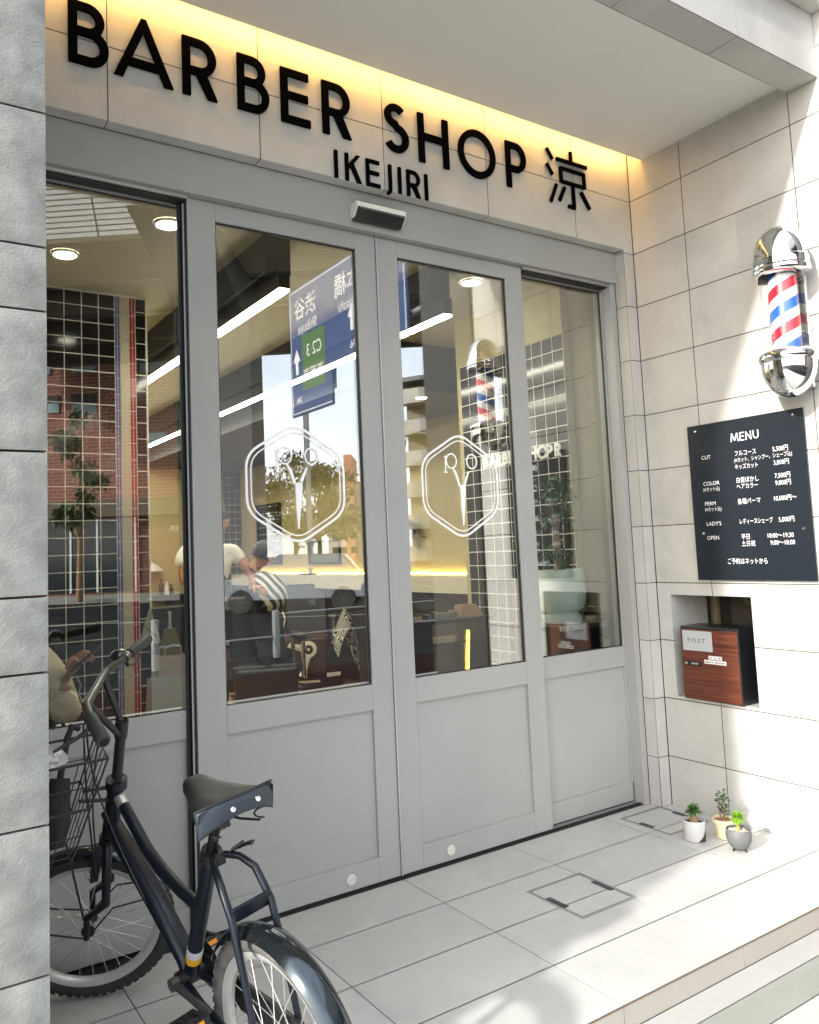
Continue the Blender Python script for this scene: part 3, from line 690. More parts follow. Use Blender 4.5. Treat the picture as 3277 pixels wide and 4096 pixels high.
# painted corner patch, a thin curved decal hugging the pot
mb = MB(); vs = []; n = 14
ang0 = math.atan2(-2.43, -3.23)
for i in range(n+1):
    a = ang0+.15+1.35*i/n; h = .004+.062*(i/n)**1.6
    for z in (.004, h): rr_ = .046+(.0495-.046)*z/.092+.0006; vs.append((o.x+rr_*math.cos(a), o.y+rr_*math.sin(a), z))
mb.add(vs, [(2*i, 2*i+2, 2*i+3, 2*i+1) for i in range(n)]); part('painted_patch', mb, [principled('pot_brown', (.035, .022, .02), rough=.5)], p1)
mb = MB(); mb.tube([o+V((0, 0, .072)), o+V((.002, 0, .088)), o+V((0, .002, .108)), o+V((0, 0, .125))], [.019, .020, .014, .010], 14); part('stem', mb, [principled('caudex', (.34, .20, .10), rough=.8, bump=(120, .5, .002))], p1, smooth=True)
mb = MB()
for i in range(120):
    a = random.uniform(0, 2*PI); e = random.uniform(-.2, 1.35); d = V((math.cos(a)*math.cos(e), math.sin(a)*math.cos(e), math.sin(e)))
    leaf_blade(mb, o+V((0, 0, .128))+d*.006, d, random.uniform(.028, .048), .0085, .25)
part('foliage', mb, [g1], p1)
# cream pot
o = V((1.424, -.452, 0)); p2 = thing('potted_plant', 'cream pot with a small upright grey-green shrub, standing behind the grey bowl pot', 'potted plant', o)
mb = MB(); mb.lathe([(0, .002), (.034, .002), (.036, .004), (.044, .070), (.052, .072), (.053, .088), (.049, .089), (.045, .074), (0, .074)], o, 40); part('pot', mb, [principled('pot_cream', (.62, .55, .36), rough=.5, var=(20, .04))], p2, smooth=35)
mb = MB(); mb.lathe([(0, .073), (.047, .078)], o, 24); part('soil', mb, [principled('pot_gravel', (.25, .16, .10), rough=.9, bump=(200, 1, .004), var=(200, .4))], p2)
mb = MB(); mb.tube([o+V((0, 0, .07)), o+V((.004, 0, .10)), o+V((-.004, .002, .14)), o+V((.003, 0, .18))], [.005, .004, .0035, .002], 8)
mb.tube([o+V((-.006, .01, .07)), o+V((-.012, .01, .11)), o+V((-.018, .012, .15))], [.004, .003, .002], 8); part('stem', mb, [bark], p2, smooth=True)
mb = MB()
for i in range(95):
    h = random.uniform(.10, .205); a = random.uniform(0, 2*PI); rr_ = .004+random.random()*.016
    c = o+V((math.cos(a)*rr_, math.sin(a)*rr_, h)); e = random.uniform(-.1, .9)
    leaf_blade(mb, c, (math.cos(a)*math.cos(e), math.sin(a)*math.cos(e), math.sin(e)), random.uniform(.018, .028), .012, .2, 2)
part('foliage', mb, [g2], p2)
# grey bowl on feet with lime plant
o = V((1.338, -.580, 0)); p3 = thing('potted_plant', 'round grey footed bowl pot with white pebbles and a bright lime ball of leaves', 'potted plant', o)
mb = MB(); mb.lathe([(0, .010), (.024, .010), (.038, .020), (.051, .046), (.0545, .066), (.0525, .086), (.050, .094), (.047, .094), (.049, .07), (0, .07)], o, 44); part('pot', mb, [principled('pot_grey', (.13, .13, .135), rough=.6, var=(30, .12))], p3, smooth=40)
for k in range(3):
    a = k*2*PI/3+.6; mb = MB(); c = o+V((math.cos(a)*.024, math.sin(a)*.024, 0)); mb.tube([c+V((0, 0, .014)), c+V((math.cos(a)*.008, math.sin(a)*.008, .001))], [.006, .003], 8); part('foot', mb, [black_st], p3)
mb = MB()
for i in range(46):
    a = random.uniform(0, 2*PI); rr_ = math.sqrt(random.random())*.042; mb.sphere(o+V((math.cos(a)*rr_, math.sin(a)*rr_, .080+random.random()*.006)), random.uniform(.005, .009), 8, 5, (1, .8, .7))
part('pebbles', mb, [principled('pebble', (.55, .48, .38), rough=.7, var=(60, .15))], p3, smooth=True)
mb = MB(); mb.tube([o+V((0, 0, .075)), o+V((0, 0, .12))], [.006, .005], 10); mb.tube([o+V((.004, 0, .10)), o+V((.012, .004, .125))], [.003, .002], 8); part('stem', mb, [principled('yellow_stem', (.45, .32, .08), rough=.7)], p3, smooth=True)
mb = MB()
for i in range(330):
    d = V((random.gauss(0, 1), random.gauss(0, 1), random.gauss(.25, 1))).normalized(); leaf_blade(mb, o+V((0, 0, .140))+d*random.uniform(.004, .016), d, random.uniform(.016, .026), .0045, .1, 2)
part('foliage', mb, [g3], p3)

# ================================================================= floor hatches
hm = principled('hatch_metal', (.34, .34, .34), rough=.5, metal=.3); hs = principled('hatch_slot', (.07, .07, .075), rough=.5, metal=.4)
def hatch(x0, x1, y0, y1, slots, label):
    t = thing('floor_hatch', label, 'access hatch', ((x0+x1)/2, (y0+y1)/2, 0), group='access hatches let into the porch tiles')
    mb = MB(); z0, z1 = .0008, .0022; w = .006; 
    for (a, b_, c, d) in ((x0, x1, y0, y0+w), (x0, x1, y1-w, y1), (x0, x0+w, y0+w, y1-w), (x1-w, x1, y0+w, y1-w)): mb.box(a, b_, c, d, z0, z1)
    part('frame', mb, [hm], t)
    mb = MB(); i = .011; w = .0018
    for (a, b_, c, d) in ((x0+i, x1-i, y0+i, y0+i+w), (x0+i, x1-i, y1-i-w, y1-i), (x0+i, x0+i+w, y0+i+w, y1-i-w), (x1-i-w, x1-i, y0+i+w, y1-i-w)): mb.box(a, b_, c, d, z0, .0016)
    part('seam', mb, [hs], t)
    for (a, b_, c, d) in slots: mb = MB(); mb.box(a, b_, c, d, z0, .0030); part('lifting_slot', mb, [hs], t)
hatch(.316, .618, -.615, -.315, [(.329, .352, -.512, -.412), (.582, .605, -.512, -.412)], 'square floor hatch in the middle of the porch, two dark lifting slots')
hatch(1.262, 1.562, -.28, .02, [(1.275, 1.298, -.162, -.086), (1.526, 1.549, -.162, -.086)], 'square floor hatch in the porch corner behind the white pot')
# ================================================================= bicycle (built in its own frame: x forward, y left, z up; rear tyre foot at the origin)
yaw, lean = 1.769, .119
F = V((math.cos(yaw), math.sin(yaw), 0)); Lh = V((-math.sin(yaw), math.cos(yaw), 0)); Uz = V((0, 0, 1))
L2 = Lh*math.cos(lean)-Uz*math.sin(lean); U2 = Uz*math.cos(lean)+Lh*math.sin(lean)
BM = Matrix((F, L2, U2)).transposed().to_4x4()
bike = thing('bicycle', 'small-wheeled dark navy bicycle with a wire basket, parked leaning beside the stone pillar', 'bicycle', (-1.063, -1.104, 0), rot=BM)
BI = (Matrix.Translation(V((-1.063, -1.104, 0))) @ BM).inverted()
def w2b(p): return BI @ V(p)
navy_p = principled('frame_navy', (.003, .006, .013), rough=.40, coat=.12, spec=.35)
tyre_m = principled('tyre_rubber', (.028, .028, .029), rough=.8, var=(40, .35), bump=(200, .3, .002))
tyre_d = principled('tyre_dusty', (.10, .10, .095), rough=.9, var=(30, .35), bump=(160, .4, .002))
rim_m = principled('rim_silver', (.52, .52, .50), rough=.32, metal=.35)
spoke_m = principled('spoke_steel', (.75, .75, .74), rough=.25, metal=.8)
blk = principled('bike_black', (.010, .010, .011), rough=.42)
fend_m = principled('fender_black_metal', (.045, .055, .065), rough=.12, metal=.85)
RW = .259
def wheel(c, Fx, Lx, R, name, tm):
    """c centre, Fx/Lx in-plane forward and axle direction (bike frame)"""
    Fx, Lx = V(Fx).normalized(), V(Lx).normalized(); Ux = Fx.cross(Lx).normalized()
    w_ = part(name, MBw_rim(c, Fx, Ux, Lx, R), [rim_m], bike, local=True, smooth=35)
    n, m = 72, 12; mb = MB(); vs = []; fs = []
    for i in range(n):
        a = 2*PI*i/n; rd = Fx*math.cos(a)+Ux*math.sin(a)
        for j in range(m):
            b = 2*PI*j/m; vs.append(V(c)+rd*(R-.026+.024*math.cos(b))+Lx*(.024*math.sin(b)))
    for i in range(n):
        for j in range(m): fs.append((i*m+j, i*m+(j+1) % m, ((i+1) % n)*m+(j+1) % m, ((i+1) % n)*m+j))
    mb.add(vs, fs)
    for i in range(60):       # tread blocks
        for k, (off, w2) in enumerate(((-.013, .008), (.0, .006), (.013, .008))):
            a = 2*PI*(i+(.5 if k == 1 else 0))/60; rd = Fx*math.cos(a)+Ux*math.sin(a); td = -Fx*math.sin(a)+Ux*math.cos(a)
            rr_ = R-.0035 if k == 1 else R-.0065
            nn = (rd + Lx*(0 if k == 1 else math.copysign(.7, off))).normalized(); ll = nn.cross(td)
            mb.obox(V(c)+rd*rr_+Lx*off, td, ll, nn, .0075, w2*.75, .0045)
    part('tyre', mb, [tm], bike, local=True, smooth=35)
    mb = MB(); ns = 28; ri = R-.066
    for i in range(ns):
        s = 1 if i % 2 else -1; a = 2*PI*i/ns; ha = a + (.9 if (i//2) % 2 else -.9)
        e = V(c)+(Fx*math.cos(a)+Ux*math.sin(a))*ri; h = V(c)+(Fx*math.cos(ha)+Ux*math.sin(ha))*.020+Lx*.026*s
        mb.tube([h, e], .0011, 5, caps=False)
    part('spokes', mb, [spoke_m], bike, local=True)
    mb = MB(); mb.lathe([(.0, -.055), (.005, -.055), (.005, -.034), (.021, -.032), (.021, -.026), (.013, -.02), (.013, .02), (.021, .026), (.021, .032), (.005, .034), (.005, .058), (0, .058)], c, 18, Lx)
    part('hub', mb, [blk], bike, local=True, smooth=35)
    return w_
def MBw_rim(c, Fx, Ux, Lx, R):
    mb = MB(); prof = [(R-.048, -.014), (R-.040, -.0165), (R-.056, -.013), (R-.065, -.005), (R-.065, .005), (R-.056, .013), (R-.040, .0165), (R-.048, .014)]
    n = 72; vs = []; fs = []; k = len(prof)
    for i in range(n):
        a = 2*PI*i/n; rd = Fx*math.cos(a)+Ux*math.sin(a)
        for (r, h) in prof: vs.append(V(c)+rd*r+Lx*h)
    for i in range(n):
        for j in range(k): fs.append((i*k+j, i*k+(j+1) % k, ((i+1) % n)*k+(j+1) % k, ((i+1) % n)*k+j))
    mb.add(vs, fs); return mb
RC, BB_, ST = V((.065, 0, .259)), V((.451, 0, .291)), V((.271, 0, .654))
HT, HB, FC = V((.750, 0, .752)), V((.856, 0, .546)), V((1.020, .023, .258))
st = .98; ax = V((-math.sin(.3), 0, math.cos(.3)))
Rs = Matrix.Rotation(st, 3, ax); Ff, Lf = Rs @ V((1, 0, 0)), Rs @ V((0, 1, 0)); Uf = Ff.cross(Lf)
wheel(RC, (1, 0, 0), (0, 1, 0), RW, 'rear_rim', tyre_d)
wheel(FC, Ff, Lf, RW, 'front_rim', tyre_m)
def fender(c, Fx, Ux, Lx, a0, a1, R, mat, w=.031, name='fender', depth=.018):
    mb = MB(); n = 40; m = 8; vs = []; fs = []
    for th in (0, .0012):
        for i in range(n+1):
            a = math.radians(a0+(a1-a0)*i/n); rd = Fx*math.cos(a)+Ux*math.sin(a)
            for j in range(m+1):
                t = (j/m-.5)*2; vs.append(V(c)+rd*(R+th-depth*abs(t)**2.2)+Lx*w*t)
    b = (n+1)*(m+1)
    for i in range(n):
        for j in range(m):
            q = i*(m+1)+j; fs.append((q, q+1, q+m+2, q+m+1)); fs.append((b+q, b+q+m+1, b+q+m+2, b+q+1))
    mb.add(vs, fs); return part(name, mb, [mat], bike, local=True, smooth=50, recalc=False)
fender(RC, V((1, 0, 0)), V((0, 0, 1)), V((0, 1, 0)), 35, 205, RW+.016, fend_m, w=.036, name='rear_fender', depth=.022)
fender(FC, Ff, Uf, Lf, 20, 168, RW+.014, fend_m, w=.033, name='front_fender')
# frame
mb = MB()
mb.tube([HT+V((.004, 0, -.01)), HB+V((-.004, 0, .01))], .024, 18)
mb.tube([HT+V((.0, 0, .004)), HT+V((.008, 0, -.022))], .031, 18); mb.tube([HB+V((-.008, 0, .022)), HB], .029, 18)
part('head_tube', mb, [navy_p], bike, local=True, smooth=40)
mb = MB(); mb.tube([V((.842, 0, .640)), V((.745, 0, .560)), V((.60, 0, .452)), V((.465, 0, .335)), BB_], [.020, .031, .032, .029, .024], 16, flat=.62)
part('down_tube', mb, [navy_p], bike, local=True, smooth=40)
mb = MB(); mb.tube([V((.775, 0, .70)), V((.73, 0, .688)), V((.665, 0, .630)), V((.611, 0, .583)), V((.555, 0, .552)), V((.50, 0, .530)), V((.44, 0, .512)), V((.352, 0, .495))], .0165, 14)
part('top_tube', mb, [navy_p], bike, local=True, smooth=40)
mb = MB(); mb.tube([V((.748, 0, .7025)), V((.724, 0, .682))], .0175, 16); part('frame_band', mb, [alu], bike, local=True, smooth=40)
mb = MB(); mb.tube([BB_, ST], .0205, 16); part('seat_tube', mb, [navy_p], bike, local=True, smooth=40)
d = (ST-BB_).normalized()
mb = MB(); mb.tube([BB_+d*.052, BB_+d*.072], .0214, 18); part('frame_sticker', mb, [principled('sticker_yellow', (.75, .38, .02), rough=.4)], bike, local=True)
mb = MB(); mb.tube([BB_+d*.0725, BB_+d*.095], .0214, 18); part('frame_sticker', mb, [principled('sticker_grey', (.55, .55, .56), rough=.4)], bike, local=True)
mb = MB(); mb.tube([ST-d*.004, ST+d*.125], .0135, 14); sp = part('seat_post', mb, [principled('post_black', (.02, .02, .02), rough=.3, metal=.5)], bike, local=True, smooth=40)
mb = MB(); mb.tube([ST-d*.022, ST+d*.012], .026, 18); c = ST+V((-.03, 0, 0)); mb.box(c.x-.012, c.x+.012, -.014, .014, c.z-.018, c.z+.012)
mb.tube([c+V((-.005, -.02, 0)), c+V((-.01, -.045, .004)), c+V((-.03, -.072, .012)), c+V((-.045, -.075, .016))], [.005, .006, .008, .009], 8, flat=.5)
mb.tube([c+V((-.02, -.03, .01)), c+V((-.03, -.06, .022))], .004, 8); part('seat_clamp', mb, [blk], bike, local=True, smooth=40)
for s in (1, -1):
    mb = MB(); mb.tube([V((.235, .018*s, .655)), V((.200, .036*s, .652)), V((.160, .050*s, .630)), V((.118, .056*s, .560)), V((.094, .058*s, .44)), RC+V((.002, .060*s, .004))], [.009, .009, .0095, .0095, .009, .008], 10)
    part('seat_stay', mb, [navy_p], bike, local=True, smooth=40)
    mb = MB(); mb.tube([BB_+V((-.01, .022*s, -.008)), V((.34, .040*s, .275)), V((.18, .056*s, .265)), RC+V((.0, .062*s, 0))], .0105, 10); part('chain_stay', mb, [navy_p], bike, local=True, smooth=40)
mb = MB(); mb.obox((.121, 0, .566), (1, 0, -3), (0, 1, 0), (3, 0, 1), .020, .056, .004); part('stay_bridge', mb, [navy_p], bike, local=True, bevel=.002)
mb = MB(); mb.lathe([(0, -.038), (.023, -.038), (.023, .038), (0, .038)], BB_, 20, (0, 1, 0)); part('bottom_bracket', mb, [blk], bike, local=True, smooth=35)
# cranks, pedals, chain guard
ca = math.radians(170)
for s in (1, -1):
    cd = V((math.cos(ca), 0, math.sin(ca)))*s; a = BB_+V((0, .048*s, 0)); e = a+cd*.150+V((0, .012*s, 0))
    if s == 1: e = V((.300, .075, .212))+V((0, 0, 0)); e = a+(V((.262, .068, .300))-a)
    mb = MB(); mb.tube([a, a+(e-a)*.5, e], [.014, .010, .011], 10, flat=.7); mb.lathe([(0, -.01), (.017, -.01), (.017, .012), (0, .012)], a, 16, (0, 1, 0)); part('crank', mb, [principled('crank_metal', (.10, .10, .10), rough=.3, metal=.6)], bike, local=True, smooth=35)
    pc = e+V((0, .060*s, 0)); mb = MB(); X_, Z_ = V((.95, 0, -.2)).normalized(), V((.2, 0, .95)).normalized()
    for q in (-1, 1): mb.obox(pc+X_*.034*q, X_, (0, 1, 0), Z_, .006, .045, .011)
    for q in (-1, 0, 1): mb.obox(pc+V((0, .040*q, 0)), X_, (0, 1, 0), Z_, .030, .006, .009)
    mb.tube([e, pc+V((0, .045*s, 0))], .007, 10); part('pedal', mb, [blk], bike, local=True)
    for q in (-1, 1): part('pedal_reflector', MB().obox(pc+X_*.0405*q+Z_*.001, X_, (0, 1, 0), Z_, .0012, .028, .006), [principled('reflector_amber', (.8, .28, .02), rough=.25)], bike, local=True)
mb = MB(); a, b_ = BB_+V((.05, -.045, 0)), RC+V((-.03, -.045, 0))
mb.obox((a+b_)/2, (a-b_), (0, 1, 0), (0, 0, 1), (a-b_).length/2, .010, .040); part('chain_guard', mb, [blk], bike, local=True, bevel=.008)
mb = MB(); mb.lathe([(0, -.004), (.05, -.004), (.062, -.001), (.062, .001), (.05, .004), (0, .004)], BB_+V((0, -.052, 0)), 30, (0, 1, 0)); part('chain_wheel', mb, [blk], bike, local=True, smooth=30)
mb = MB(); mb.tube([RC+V((.0, .066, 0)), RC+V((.02, .075, -.06)), RC+V((-.06, .105, -.19)), RC+V((-.05, .12, -.245))], .007, 8); part('side_stand', mb, [spoke_m], bike, local=True, smooth=30)
for s in (1, -1):
    mb = MB(); mb.tube([RC+V((0, .062*s, 0)), RC+V((-.17, .046*s, .14))], .0025, 6); mb.tube([RC+V((0, .062*s, 0)), RC+V((-.235, .044*s, .03))], .0025, 6); part('fender_stay', mb, [spoke_m], bike, local=True)
    c2 = FC; mb = MB(); mb.tube([c2+Lf*.060*s, c2-Ff*.10+Lf*.05*s+Uf*.07, c2-Ff*.26+Lf*.035*s+Uf*.05], .0028, 6); mb.tube([c2+Lf*.060*s, c2+Ff*.16+Lf*.05*s+Uf*.08, c2+Ff*.20+Lf*.034*s+Uf*.19], .0028, 6); part('fender_stay', mb, [blk], bike, local=True)
# fork, steered
for s in (1, -1):
    mb = MB(); mb.tube([HB+Lf*.0*s+V((0, 0, .02)), HB+Lf*.030*s-ax*.012, HB+Lf*.045*s-ax*.045, HB+Lf*.052*s-ax*.17, FC+Lf*.058*s+ax*.07-Ff*.0, FC+Lf*.060*s], [.016, .016, .0145, .013, .0105, .009], 12); part('fork_leg', mb, [navy_p], bike, local=True, smooth=40)
mb = MB(); q = HB-ax*.045-Ff*(-.035); mb.obox(q, Lf, ax, Ff, .020, .040, .010); mb.obox(q-ax*.045+Ff*.004, Lf, ax, Ff, .034, .010, .012)
mb.tube([q+ax*.02+Ff*.012, q-ax*.06+Ff*.016+Lf*.02], .003, 6)
part('front_brake', mb, [blk], bike, local=True, bevel=.002)
mb = MB(); mb.sphere(q-ax*.045+Ff*.018+Lf*.02, .007, 10, 6); mb.sphere(q-ax*.045+Ff*.018-Lf*.006, .007, 10, 6); part('brake_bolt', mb, [spoke_m], bike, local=True, smooth=True)
# stem and bars (from world measurements)
fb, nb = w2b((-1.331, -.40, 1.06)), w2b((-1.447, -.68, 1.02))
fc_, fe = w2b((-1.271, -.349, 1.08)), w2b((-1.131, -.155, 1.12))
ncl, ne = w2b((-1.452, -.738, 1.0)), w2b((-1.447, -.853, .96))
S0, S1 = HT+V((-.004, 0, .01)), V((.666, 0, .938))
mb = MB(); mb.tube([S0, S1], .0148, 14); mb.tube([S1-(S1-S0).normalized()*.055, S1], .0185, 16); part('stem', mb, [blk], bike, local=True, smooth=40)
mb = MB(); mb.tube([fe, fc_, fc_.lerp(fb, .7), fb, fb.lerp(nb, .5), nb.lerp(fb, .06), nb, ncl, ne], .0112, 12)
hb = part('handlebar', mb, [principled('bar_grey_black', (.018, .018, .018), rough=.4, coat=.2)], bike, local=True, smooth=50)
m_ = S1-(S1-S0).normalized()*.012; m2 = S1-(S1-S0).normalized()*.055
mb = MB(); mb.tube([m_, fb.lerp(nb, .12)], .0095, 12); mb.tube([m2, nb.lerp(fb, .05)], .0095, 12); part('bar_brace', mb, [blk], bike, local=True, smooth=40)
grip_m = principled('grip_rubber', (.030, .031, .033), rough=.6, bump=(300, .4, .001))
for a, b_ in ((fc_.lerp(fe, .28), fe), (ncl.lerp(ne, .0), ne)):
    d = (b_-a).normalized(); mb = MB(); mb.tube([a, a+d*.004, b_-d*.006, b_], [.015, .0165, .0172, .014], 16); part('grip', mb, [grip_m], bike, local=True, smooth=40)
mb = MB(); a = fc_.lerp(fe, .08); d = (fe-fc_).normalized(); mb.tube([a, a+d*.03], .0155, 14); up_ = w2b((-1.2, -.3, 2))-w2b((-1.2, -.3, 1)); up_.normalize()
mb.sphere(a-d*.012+V((.028, -.006, .012)), .026, 16, 10, (1, 1, .75)); part('bell', mb, [principled('bell_black', (.012, .012, .012), rough=.15, coat=.6)], bike, local=True, smooth=50)
mb = MB(); a = fc_.lerp(fe, .16); mb.tube([a, a+V((.02, -.012, -.03)), a+d*.06+V((.03, -.01, -.045)), a+d*.14+V((.028, -.006, -.042))], [.006, .006, .005, .004], 8, flat=.6); part('brake_lever', mb, [blk], bike, local=True, smooth=40)
mb = MB(); a = ncl; mb.tube([a, a+V((.02, -.012, -.03)), a+V((.03, .03, -.05)), a+V((.02, .09, -.06))], [.006, .006, .005, .004], 8, flat=.6); part('brake_lever', mb, [blk], bike, local=True, smooth=40)
for k, (a, b_, c) in enumerate(((fc_+V((.02, 0, -.02)), HT+V((.14, .03, .05)), HB+V((.03, .03, -.03))), (ncl+V((.02, 0, -.02)), HT+V((.12, .05, -.02)), BB_+V((.08, .02, .08))), (ncl+V((.02, .01, -.02)), HT+V((.15, .04, -.10)), HB+V((.02, .04, -.10))))):
    mb = MB(); mb.tube([a*(1-t)**2 + b_*2*t*(1-t)*1.0 + c*t*t for t in [i/14 for i in range(15)]], .0026, 6); part('brake_cable', mb, [blk], bike, local=True, smooth=True)
# saddle
def saddle():
    mb = MB(); n, m = 26, 20; vs = []; fs = []
    for i in range(n+1):
        t = i/n; x = .110+.228*t
        w_ = .107*(1-t)**1.5+.027*min(1, t*2.5)
        if t > .86: w_ *= math.sqrt(max(.03, 1-((t-.86)/.14)**2*.97))
        top = .832+.004*t-.012*math.sin(PI*t)+.020*t*t; side = .052-.022*t
        if t > .80: top -= .030*((t-.80)/.20)**2
        for j in range(m+1):
            q = (j/m-.5)*2; a = abs(q)
            if a < .7: y = w_*(q/.7)*.97; z = top-.012*(a/.7)**4
            else: k = (a-.7)/.3; y = math.copysign(w_*(.97+.03*math.sin(k*PI/2)), q); z = top-.012-(side-.012)*k
            vs.append((x+.024*a**3*(1-t)**6, y+.001, z))
    for i in range(n):
        for j in range(m): q = i*(m+1)+j; fs.append((q, q+1, q+m+2, q+m+1))
    mb.add(vs, fs); mb.add([vs[i*(m+1)] for i in range(n+1)]+[vs[i*(m+1)+m] for i in range(n+1)], [(i, i+1, n+2+i, n+1+i) for i in range(n)])
    return mb
leather = principled('saddle_vinyl', (.010, .010, .011), rough=.42, coat=.0, bump=(240, .12, .001))
sad = part('saddle', saddle(), [leather], bike, local=True, smooth=60, recalc=False)
# rear skirt of the saddle: a curved upright panel with two rivets
mb = MB(); n = 20; vs = []
panel_top = lambda q: V((.1065+.026*(abs(q)**3), .109*q+.001, .833-.010*q**4))
panel_bot = lambda q: V((.1050+.030*(abs(q)**3), .106*q+.001, .790-.034*abs(q)**2.2))
for i in range(n+1):
    q = (i/n-.5)*2
    for t in (0, .12, .5, .88, 1):
        p = panel_top(q).lerp(panel_bot(q), t); p.x -= .006*math.sin(PI*t); vs.append(p)
mb.add(vs, [(i*5+j, i*5+j+1, (i+1)*5+j+1, (i+1)*5+j) for i in range(n) for j in range(4)])
sk = part('saddle_back', mb, [principled('saddle_blue_grey', (.020, .029, .042), rough=.5, coat=.0, bump=(240, .1, .001))], bike, local=True, smooth=60)
sk.modifiers.new('thick', 'SOLIDIFY').thickness = .005
mb = MB(); mb.tube([panel_top((i/24-.5)*2)+V((0, 0, .001)) for i in range(25)], .0028, 8); part('saddle_piping', mb, [blk], bike, local=True, smooth=True)
for y in (.028, -.045):
    p = panel_top(y/.11).lerp(panel_bot(y/.11), .5); mb = MB(); mb.lathe([(0, .0045), (.0055, .0035), (.0068, .001), (.0068, 0)], p+V((-.0078, 0, 0)), 16, (-1, 0, 0)); part('saddle_rivet', mb, [spoke_m], bike, local=True, smooth=40)
mb = MB()
mb.box(.215, .285, -.03, .03, .782, .795)
for s in (1, -1):
    pts = [V((.132+.012*math.cos(k*.9), .062*s+.012*math.sin(k*.9), .790-.0035*k)) for k in range(15)]; mb.tube(pts, .0022, 6)
    mb.tube([V((.132, .062*s, .745)), V((.19, .045*s, .742)), V((.255, .028*s, .748)), V((.32, .018*s, .79))], .0032, 6)
mb.tube([V((.205, -.05, .752)), V((.205, .05, .752))], .006, 8); mb.box(.19, .225, -.016, .016, .735, .775)
part('saddle_springs', mb, [blk], bike, local=True, smooth=30)
# wire basket on the head (world coordinates)
mb = MB(); T4 = [(-1.76, -.66), (-1.375, -.60), (-1.33, -.27), (-1.70, -.33)]; B4 = [(-1.72, -.60), (-1.46, -.55), (-1.43, -.31), (-1.66, -.35)]
def lerp2(k, t, z0=.600, z1=.862): a, b_ = B4[k], T4[k]; return V((a[0]+(b_[0]-a[0])*t, a[1]+(b_[1]-a[1])*t, z0+(z1-z0)*t))
for t, r_ in ((1, .0042), (.75, .0018), (.52, .0038), (.26, .0018), (0, .0034)): mb.tube([lerp2(k, t) for k in range(4)], r_, 6, closed=True)
for k in range(4):
    nk = (k+1) % 4; c = 5
    for i in range(c):
        f_ = i/c; mb.tube([lerp2(k, 0).lerp(lerp2(nk, 0), f_), lerp2(k, 1).lerp(lerp2(nk, 1), f_)], .0018 if i else .0030, 5)
for i in range(1, 5):
    mb.tube([lerp2(0, 0).lerp(lerp2(3, 0), i/5), lerp2(1, 0).lerp(lerp2(2, 0), i/5)], .0018, 5)
part('basket', mb, [blk], bike, smooth=True)
mb = MB(); mb.tube([lerp2(1, 0).lerp(lerp2(2, 0), .6)+V((0, 0, 0)), BI.inverted() @ FC+V((-.03, -.06, .04))], .0035, 6); mb.tube([BI.inverted() @ (HT+V((.01, 0, -.02))), lerp2(1, .5).lerp(lerp2(2, .5), .7)], .006, 8); mb.tube([BI.inverted() @ (HT+V((.02, 0, -.06))), lerp2(1, .4).lerp(lerp2(2, .4), .7)], .006, 8)
part('basket_stay', mb, [blk], bike, smooth=True)
# folded black umbrella and crumpled plastic bag lying in the basket
mb = MB(); mb.tube([(-1.49, -.50, .632), (-1.485, -.49, .70), (-1.47, -.47, .80)], [.024, .038, .026], 12); mb.tube([(-1.47, -.47, .80), (-1.455, -.455, .86), (-1.445, -.445, .90), (-1.43, -.43, .925), (-1.41, -.42, .915)], .009, 8)
single('umbrella', mb, [principled('umbrella_cloth', (.009, .009, .010), rough=.7, bump=(50, .6, .01))], 'short black folded umbrella standing in the bicycle basket', 'umbrella', smooth=50)
mb = MB(); mb.sphere((-1.60, -.50, .72), .085, 22, 16, (1.0, .75, 1.15)); 
mb.v = [tuple(V(v)+V((random.uniform(-1, 1), random.uniform(-1, 1), random.uniform(-1, 1)))*.013) for v in mb.v]
mb2 = MB(); mb2.sphere((-1.52, -.46, .845), .05, 18, 12, (1.3, .7, .6)); mb2.v = [tuple(V(v)+V((random.uniform(-1, 1), random.uniform(-1, 1), random.uniform(-1, 1)))*.012) for v in mb2.v]
mb.add(mb2.v, mb2.f)
single('plastic_bag', mb, [principled('bag_film', (.62, .62, .63), rough=.25, bump=(30, .8, .01), spec=.6)], 'crumpled white plastic bag stuffed in the bicycle basket', 'bag', smooth=False)
# ================================================================= inside the shop
wall_in = principled('olive_wall', (.46, .39, .20), rough=.8, var=(1.5, .03), bump=(90, .08, .002))
ceil_in = principled('ceiling_paint', (.46, .42, .32), rough=.85, var=(1, .03))
black_tile = principled('black_tile', (.004, .004, .005), rough=.10, spec=.25)
white_grout = principled('white_grout', (.78, .77, .70), rough=.9)
blue_tile = principled('blue_tile', (.10, .12, .30), rough=.2); red_tile = principled('red_tile', (.30, .012, .015), rough=.2); cream_tile = principled('cream_tile', (.50, .45, .33), rough=.3)
CH = 3.0
mb = MB()
mb.box(-1.72, -1.64, .22, 8.08, 0, CH); mb.box(-1.64, 2.78, 8.0, 8.08, 0, CH); mb.box(2.70, 2.78, 1.6, 8.0, 0, CH)
mb.box(1.93, 2.70, 1.52, 1.60, 0, CH)
part('interior_wall', mb, [wall_in], B)
mb = MB(); mb.box(-1.72, 2.78, .201, 8.08, CH, CH+.1)
part('interior_ceiling', mb, [ceil_in], B)
mb = MB(); mb.box(1.15, 2.70, 2.2, 7.99, 2.62, CH-.001); mb.box(-.235, -.095, .75, 7.9, 2.801, CH-.001); mb.box(.798, .938, .75, 7.9, 2.801, CH-.001)
part('dark_bulkhead', mb, [principled('bulkhead_black', (.016, .016, .018), rough=.7)], B)
mb = MB(); mb.box(-1.72, 2.78, .2, 8.08, -.05, .0015)
floor_in = principled('interior_floor', (.46, .36, .21), rough=.45, var=(2, .08))
part('interior_floor', mb, [floor_in], None, kind='structure')
